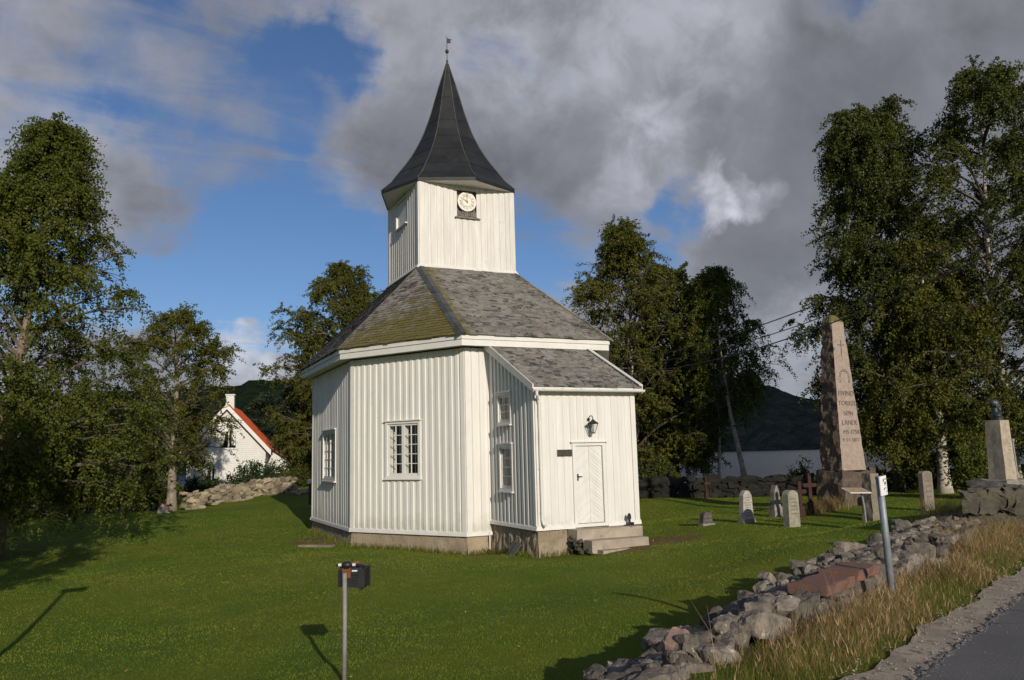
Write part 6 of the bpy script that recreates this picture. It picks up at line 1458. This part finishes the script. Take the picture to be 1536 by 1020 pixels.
# ------------------------------------------------------------------ white house
def build_house():
    a = at(398, 700, 62.0); hr = R_(13)                              # front right corner; ridge heading
    ey = np.array([math.sin(hr), math.cos(hr), 0]); ex = np.array([math.cos(hr), -math.sin(hr), 0])
    W_, D_ = 5.7, 5.6; zb, ze, zr_ = -1.2, 3.05, 6.15
    T = lambda x, y, z: np.array([a[0], a[1], 0])+ex*x+ey*y+np.array([0, 0, z])           # x from -W_ to 0 along the gable
    t = thing('white_house', 'white house with red tiled roof half hidden by a birch, beyond the left stone wall', 'house', T(-W_/2, D_/2, -0.8))
    m = MB(); m.hexa([T(-W_, 0, zb), T(0, 0, zb), T(0, D_, zb), T(-W_, D_, zb), T(-W_, 0, ze), T(0, 0, ze), T(0, D_, ze), T(-W_, D_, ze)])
    m.add([T(-W_, 0, ze), T(0, 0, ze), T(-W_/2, 0, zr_), T(-W_, D_, ze), T(0, D_, ze), T(-W_/2, D_, zr_)], [(0, 1, 2), (5, 4, 3)])
    k = 0
    z = -0.6
    while z < zr_-0.3:
        h = W_/2 if z < ze else W_/2*(zr_-z)/(zr_-ze)
        m.hexa([T(-W_/2-h+0.02, -0.02, z), T(-W_/2+h-0.02, -0.02, z), T(-W_/2+h-0.02, 0, z), T(-W_/2-h+0.02, 0, z), T(-W_/2-h+0.02, -0.005, z+0.15), T(-W_/2+h-0.02, -0.005, z+0.15), T(-W_/2+h-0.02, 0, z+0.15), T(-W_/2-h+0.02, 0, z+0.15)], 0.5); z += 0.16
    m.build('wall', MT['housewhite'], t)
    sl = (zr_-ze)/(W_/2); o = 0.38
    rf = MB()
    for sg in (1, -1):
        def P(f, y, dz): x = W_/2*(f); return T(-W_/2+sg*x, y, zr_-sl*x+dz)
        fe = 1+o/(W_/2); rf.hexa([P(0, -0.45, 0.05), P(fe, -0.45, 0.05), P(fe, D_+0.4, 0.05), P(0, D_+0.4, 0.05), P(0, -0.45, 0.17), P(fe, -0.45, 0.17), P(fe, D_+0.4, 0.17), P(0, D_+0.4, 0.17)])
        for q in range(30):
            y = -0.42+q*0.31; rf.hexa([P(0, y, 0.171), P(fe, y, 0.171), P(fe, y+0.14, 0.171), P(0, y+0.14, 0.171), P(0, y+0.03, 0.215), P(fe, y+0.03, 0.215), P(fe, y+0.11, 0.215), P(0, y+0.11, 0.215)])
    roof = rf.build('roof', MT['redroof'], t)
    for sg in (1, -1):
        m = MB(); P = lambda f, y, dz: T(-W_/2+sg*W_/2*f, y, zr_-sl*W_/2*f+dz); fe = 1+o/(W_/2)+0.02
        m.hexa([P(0, -0.50, -0.22), P(fe, -0.50, -0.22), P(fe, -0.45, -0.22), P(0, -0.45, -0.22), P(0, -0.50, 0.18), P(fe, -0.50, 0.18), P(fe, -0.45, 0.18), P(0, -0.45, 0.18)]); m.build('bargeboard', MT['trim'], roof)
    m = MB(); m.hexa([T(-W_/2-0.32, 1.2, zr_-0.4), T(-W_/2+0.32, 1.2, zr_-0.4), T(-W_/2+0.32, 1.8, zr_-0.4), T(-W_/2-0.32, 1.8, zr_-0.4), T(-W_/2-0.30, 1.2, zr_+0.95), T(-W_/2+0.30, 1.2, zr_+0.95), T(-W_/2+0.30, 1.8, zr_+0.95), T(-W_/2-0.30, 1.8, zr_+0.95)])
    m.hexa([T(-W_/2-0.36, 1.15, zr_+0.95), T(-W_/2+0.36, 1.15, zr_+0.95), T(-W_/2+0.36, 1.85, zr_+0.95), T(-W_/2-0.36, 1.85, zr_+0.95), T(-W_/2-0.36, 1.15, zr_+1.05), T(-W_/2+0.36, 1.15, zr_+1.05), T(-W_/2+0.36, 1.85, zr_+1.05), T(-W_/2-0.36, 1.85, zr_+1.05)]); m.build('chimney', MT['housewhite'], roof)
    def win(x, z, w, h):
        f = MB(); Tw = lambda s, oo, zz: T(s, -oo, zz)
        f.box((x-0.08, 0.0, z-0.08), (x, 0.06, z+h+0.08), Tw); f.box((x+w, 0.0, z-0.08), (x+w+0.08, 0.06, z+h+0.08), Tw); f.box((x, 0, z+h), (x+w, 0.06, z+h+0.08), Tw); f.box((x-0.12, 0, z-0.12), (x+w+0.12, 0.10, z-0.08), Tw); f.box((x, 0, z-0.08), (x+w, 0.06, z), Tw)
        f.box((x+w/2-0.05, 0.0, z), (x+w/2+0.05, 0.05, z+h), Tw); fo = f.build('window', MT['trim'], t)
        g = MB(); g.add([Tw(x, 0.024, z), Tw(x+w, 0.024, z), Tw(x+w, 0.024, z+h), Tw(x, 0.024, z+h)], [(0, 1, 2, 3)]); g.build('pane', MT['darkpane'], fo)
        c = MB()
        for a0, a1 in ((0.03, 0.30), (0.70, 0.97)): c.add([Tw(x+w*a0, 0.027, z+h*0.15), Tw(x+w*(a0+0.1 if a0 < 0.5 else a1), 0.027, z+h*0.15), Tw(x+w*a1, 0.027, z+h), Tw(x+w*a0, 0.027, z+h)], [(0, 1, 2, 3)])
        c.build('curtain', MT['curtain'], fo)
    MT['darkpane'] = mat('dark_window', (0.015, 0.016, 0.018), None, 3, 0.1)
    win(-3.25, 3.0, 1.05, 1.25); win(-1.75, 0.55, 0.65, 1.1); win(-0.85, 0.55, 0.65, 1.1); win(-4.4, 0.55, 1.0, 1.1); win(-4.5, 3.0, 0.9, 1.1) if False else None
    # lower wing on the right
    m = MB(); m.hexa([T(0, 2.6, zb), T(2.4, 2.6, zb), T(2.4, 5.4, zb), T(0, 5.4, zb), T(0, 2.6, 3.0), T(2.4, 2.6, 1.35), T(2.4, 5.4, 1.35), T(0, 5.4, 3.0)]); m.build('side_wing', MT['housewhite'], t)
    m = MB(); m.hexa([T(0.0, 2.2, 3.02), T(2.9, 2.2, 1.02), T(2.9, 5.5, 1.02), T(0, 5.5, 3.02), T(0.0, 2.2, 3.18), T(2.9, 2.2, 1.18), T(2.9, 5.5, 1.18), T(0, 5.5, 3.18)]); m.build('wing_roof', MT['brownroof'], t)
build_house()

# ------------------------------------------------------------------ grass
def blades(name, P, h, w, bend, m, rs, heads=False):
    n = len(P); a = rng.uniform(0, 2*PI, n); ex = np.stack([np.cos(a), np.sin(a), np.zeros(n)], 1); b = rng.uniform(0, 2*PI, n)
    bd = np.stack([np.cos(b), np.sin(b), np.zeros(n)], 1)*(bend*h)[:, None]; up = np.array([0, 0, 1.0])
    w = w[:, None]; hh = h[:, None]
    mid = P+up*hh*0.55+bd*0.35; tip = P+up*hh*0.98+bd
    V = np.stack([P-ex*w, P+ex*w, mid+ex*w*0.75, mid-ex*w*0.75, tip+ex*w*0.12, tip-ex*w*0.12], 1).reshape(-1, 3)
    i = np.arange(n)*6; Fc = np.stack([np.stack([i, i+1, i+2, i+3], 1), np.stack([i+3, i+2, i+4, i+5], 1)], 1).reshape(-1, 4)
    return kind(mesh_obj(name, V, Fc, m, None, np.repeat(rs, 2), origin=(0, 0, 0)), 'stuff')
def in_church(x, y, m=0.0):
    o = (np.abs(x) < AX+m) & (np.abs(y) < AY+m) & ((np.abs(x)-B_-m)/(AX-B_) + (np.abs(y)-C_-m)/(AY-C_) < 1)
    return o | ((x > PX0-m) & (x < PX1+m) & (y > YP-m-1.2) & (y < -AY))
def build_grass():
    n = 380000
    th = rng.uniform(-0.66, 0.66, n); r = 6.5*np.exp(rng.random(n)**0.9*math.log(46/6.5))
    x = CAM[0]+r*np.sin(YAW+th); y = CAM[1]+r*np.cos(YAW+th); q, s = qs(x, y)
    k = (q < -2.62) & ~in_church(x, y, 0.02)
    x, y, r = x[k], y[k], r[k]
    P = np.stack([x, y, ground_z(x, y)-0.01], 1); n = len(P)
    cl = fbm(np.stack([x*0.6, y*0.6, np.zeros(n)], 1), 3)+0.5; fine = fbm(np.stack([x*3.1, y*3.1, np.ones(n)], 1), 2)
    h = rng.uniform(0.015, 0.038, n)*(1+0.5*np.clip(fine, -1, 1))*(1+np.clip(r-14, 0, 40)*0.012)
    blades('lawn_grass', P, h, 0.0025+0.00020*r, rng.uniform(0.2, 0.9, n), MT['blade'], np.clip(0.25+1.3*(cl-0.5)+0.5*fine+0.5*rng.random(n), 0, 1)*np.where(rng.random(n) < 0.96, 0.97, 1.03))
    # tall dry grass of the verge
    n = 90000; s = rng.uniform(-3.5, 12.5, n); q = -1.55+1.15*rng.random(n)**0.8
    x = RP[0]+RN[0]*q+RE[0]*s; y = RP[1]+RN[1]*q+RE[1]*s
    pat = fbm(np.stack([s*0.9, q*1.2, np.zeros(n)], 1), 3); k = rng.random(n) < 0.55+0.9*pat+0.25; x, y, s, q, pat = x[k], y[k], s[k], q[k], pat[k]; n = len(x)
    P = np.stack([x, y, ground_z(x, y)-0.02], 1)
    edge = np.clip((-0.42-q)/0.5, 0.12, 1)
    hh = rng.uniform(0.08, 0.36, n)*(0.6+0.8*np.clip(pat+0.4, 0, 1))*edge*np.interp(s, [-3, 1, 4], [0.8, 0.9, 0.95])*np.interp(q, [-1.55, -1.2, -0.95], [0.40, 0.60, 1.0])
    dry = rng.random(n) < np.clip(0.30+1.1*pat-0.25*(1-edge)+0.25*np.clip(-(q+1.1)*3, 0, 1), 0.10, 0.85)
    for nm, msk, m, sc in (('dry_grass', dry, 'dryblade', 1.12), ('verge_grass', ~dry, 'greenblade', 0.85)):
        if nm == 'dry_grass':
            kk = rng.random(msk.sum()) < 0.16; hd = P[msk][kk].copy(); hd[:, 2] += hh[msk][kk]*0.95; hd[:, :2] += rng.normal(size=(len(hd), 2))*0.05
            blades('grass_seed_heads', hd, rng.uniform(0.04, 0.09, len(hd)), rng.uniform(0.003, 0.006, len(hd)), rng.uniform(0.2, 0.8, len(hd)), MT['seedhead'], rng.random(len(hd)))
        blades(nm, P[msk], hh[msk]*sc, rng.uniform(0.0009, 0.0024, msk.sum()), rng.uniform(0.1, 0.75, msk.sum()), MT[m], rng.random(msk.sum()))
    # tall tufts growing against the wall, the terrace and the obelisk, and long stems
    Pl = []
    for k in range(3800):
        s_ = rng.uniform(7.5, 13.5); q_ = rng.uniform(-2.4, -1.0); p = rp(q_, s_); Pl.append((p[0], p[1]))
    for u, v, d, c in ((1240, 757, 27.2, 700), (1290, 756, 28.0, 250), (1226, 760, 27.2, 420), (1420, 772, 17.5, 500), (1435, 780, 16.2, 500)):
        b = at(u, v, d)
        for k in range(c): Pl.append((b[0]+rng.normal()*0.30, b[1]+rng.normal()*0.22))
    Pl = np.array(Pl); P = np.stack([Pl[:, 0], Pl[:, 1], ground_z(Pl[:, 0], Pl[:, 1])-0.02], 1); n = len(P)
    blades('tall_grass', P, rng.uniform(0.2, 0.55, n), rng.uniform(0.003, 0.006, n), rng.uniform(0.2, 0.9, n), MT['dryblade'], rng.random(n))
    n = 170; s = rng.uniform(-1.2, 9, n); q = rng.uniform(-1.6, -1.0, n); P = np.array([rp(a, b) for a, b in zip(q, s)]); P[:, 2] = ground_z(P[:, 0], P[:, 1])
    blades('grass_stems', P, rng.uniform(0.30, 0.60, n), rng.uniform(0.0012, 0.0022, n), rng.uniform(0.1, 0.5, n), MT['dryblade'], rng.uniform(0.3, 0.85, n))
    # grass and weeds along the foundation
    Pl = []
    for i in (6, 7, 0):
        Ln, T = frame2(OCT[i], OCT[(i+1) % 8])
        for k in range(700): p = T(rng.uniform(0, Ln), abs(rng.normal())*0.13+0.02, 0); Pl.append(p[:2])
    for a, b in (((PX0, -AY), (PX0, YP)), ((PX0, YP), (PX1, YP))):
        Ln, T = frame2(a, b)
        for k in range(420): p = T(rng.uniform(0, Ln), abs(rng.normal())*0.10+0.03, 0); Pl.append(p[:2])
    Pl = np.array(Pl); P = np.stack([Pl[:, 0], Pl[:, 1], ground_z(Pl[:, 0], Pl[:, 1])-0.01], 1); n = len(P)
    blades('foundation_grass', P, rng.uniform(0.05, 0.23, n), rng.uniform(0.005, 0.010, n), rng.uniform(0.2, 0.9, n), MT['greenblade'], rng.random(n))
    # fallen leaves on the lawn, pebbles on the shoulder
    n = 110; th = rng.uniform(-0.62, 0.3, n); r = rng.uniform(8, 26, n); x = CAM[0]+r*np.sin(YAW+th); y = CAM[1]+r*np.cos(YAW+th); q, s = qs(x, y); k = (q < -2.8) & ~in_church(x, y, 0.1); x, y = x[k], y[k]; n = len(x)
    c = np.stack([x, y, ground_z(x, y)+0.045], 1); d = rng.normal(size=(n, 3))*np.array([1, 1, 0.35]); d /= np.linalg.norm(d, axis=1)[:, None]; e = np.cross(d, np.array([0, 0, 1.0])+rng.normal(size=(n, 3))*0.4); e /= np.linalg.norm(e, axis=1)[:, None]; sz = rng.uniform(0.015, 0.032, n)[:, None]
    V = np.stack([c-d*sz, c+e*sz*0.7, c+d*sz, c-e*sz*0.7], 1).reshape(-1, 3)
    kind(mesh_obj('fallen_leaves', V, np.arange(4*n).reshape(-1, 4), mat('fallen_yellow_leaf', (0.30, 0.22, 0.05), (0.28, 0.14, 0.04), 5, 0.7), None, rng.random(n), origin=(0, 0, 0)), 'stuff')
    mb = MB()
    for k in range(700):
        s = rng.uniform(-2, 9); q = rng.uniform(-0.55, 0.05) if k % 5 else rng.uniform(0.0, 0.5); V, Fc = rock(rng.uniform(0.008, 0.020)*(1.0 if q < 0.02 else 0.5), lo=True); mb.add(V+rp(q, s, 0.168), Fc, float(rng.random()))
    kind(mb.build('gravel_pebbles', MT['gravel']), 'stuff')
    # crumbled dark edge of the asphalt
    mb = MB()
    for k in range(520):
        s = rng.uniform(-2, 12); q = 0.0+rng.normal()*0.022; V, Fc = rock(rng.uniform(0.02, 0.06), (1.4, 0.7, 0.35), lo=True); mb.add(rotz(V, 0.41+rng.uniform(-0.4, 0.4))+rp(q, s, 0.166), Fc, float(rng.random()))
    kind(mb.build('asphalt_crumbs', MT['asphalt']), 'stuff')
build_grass()
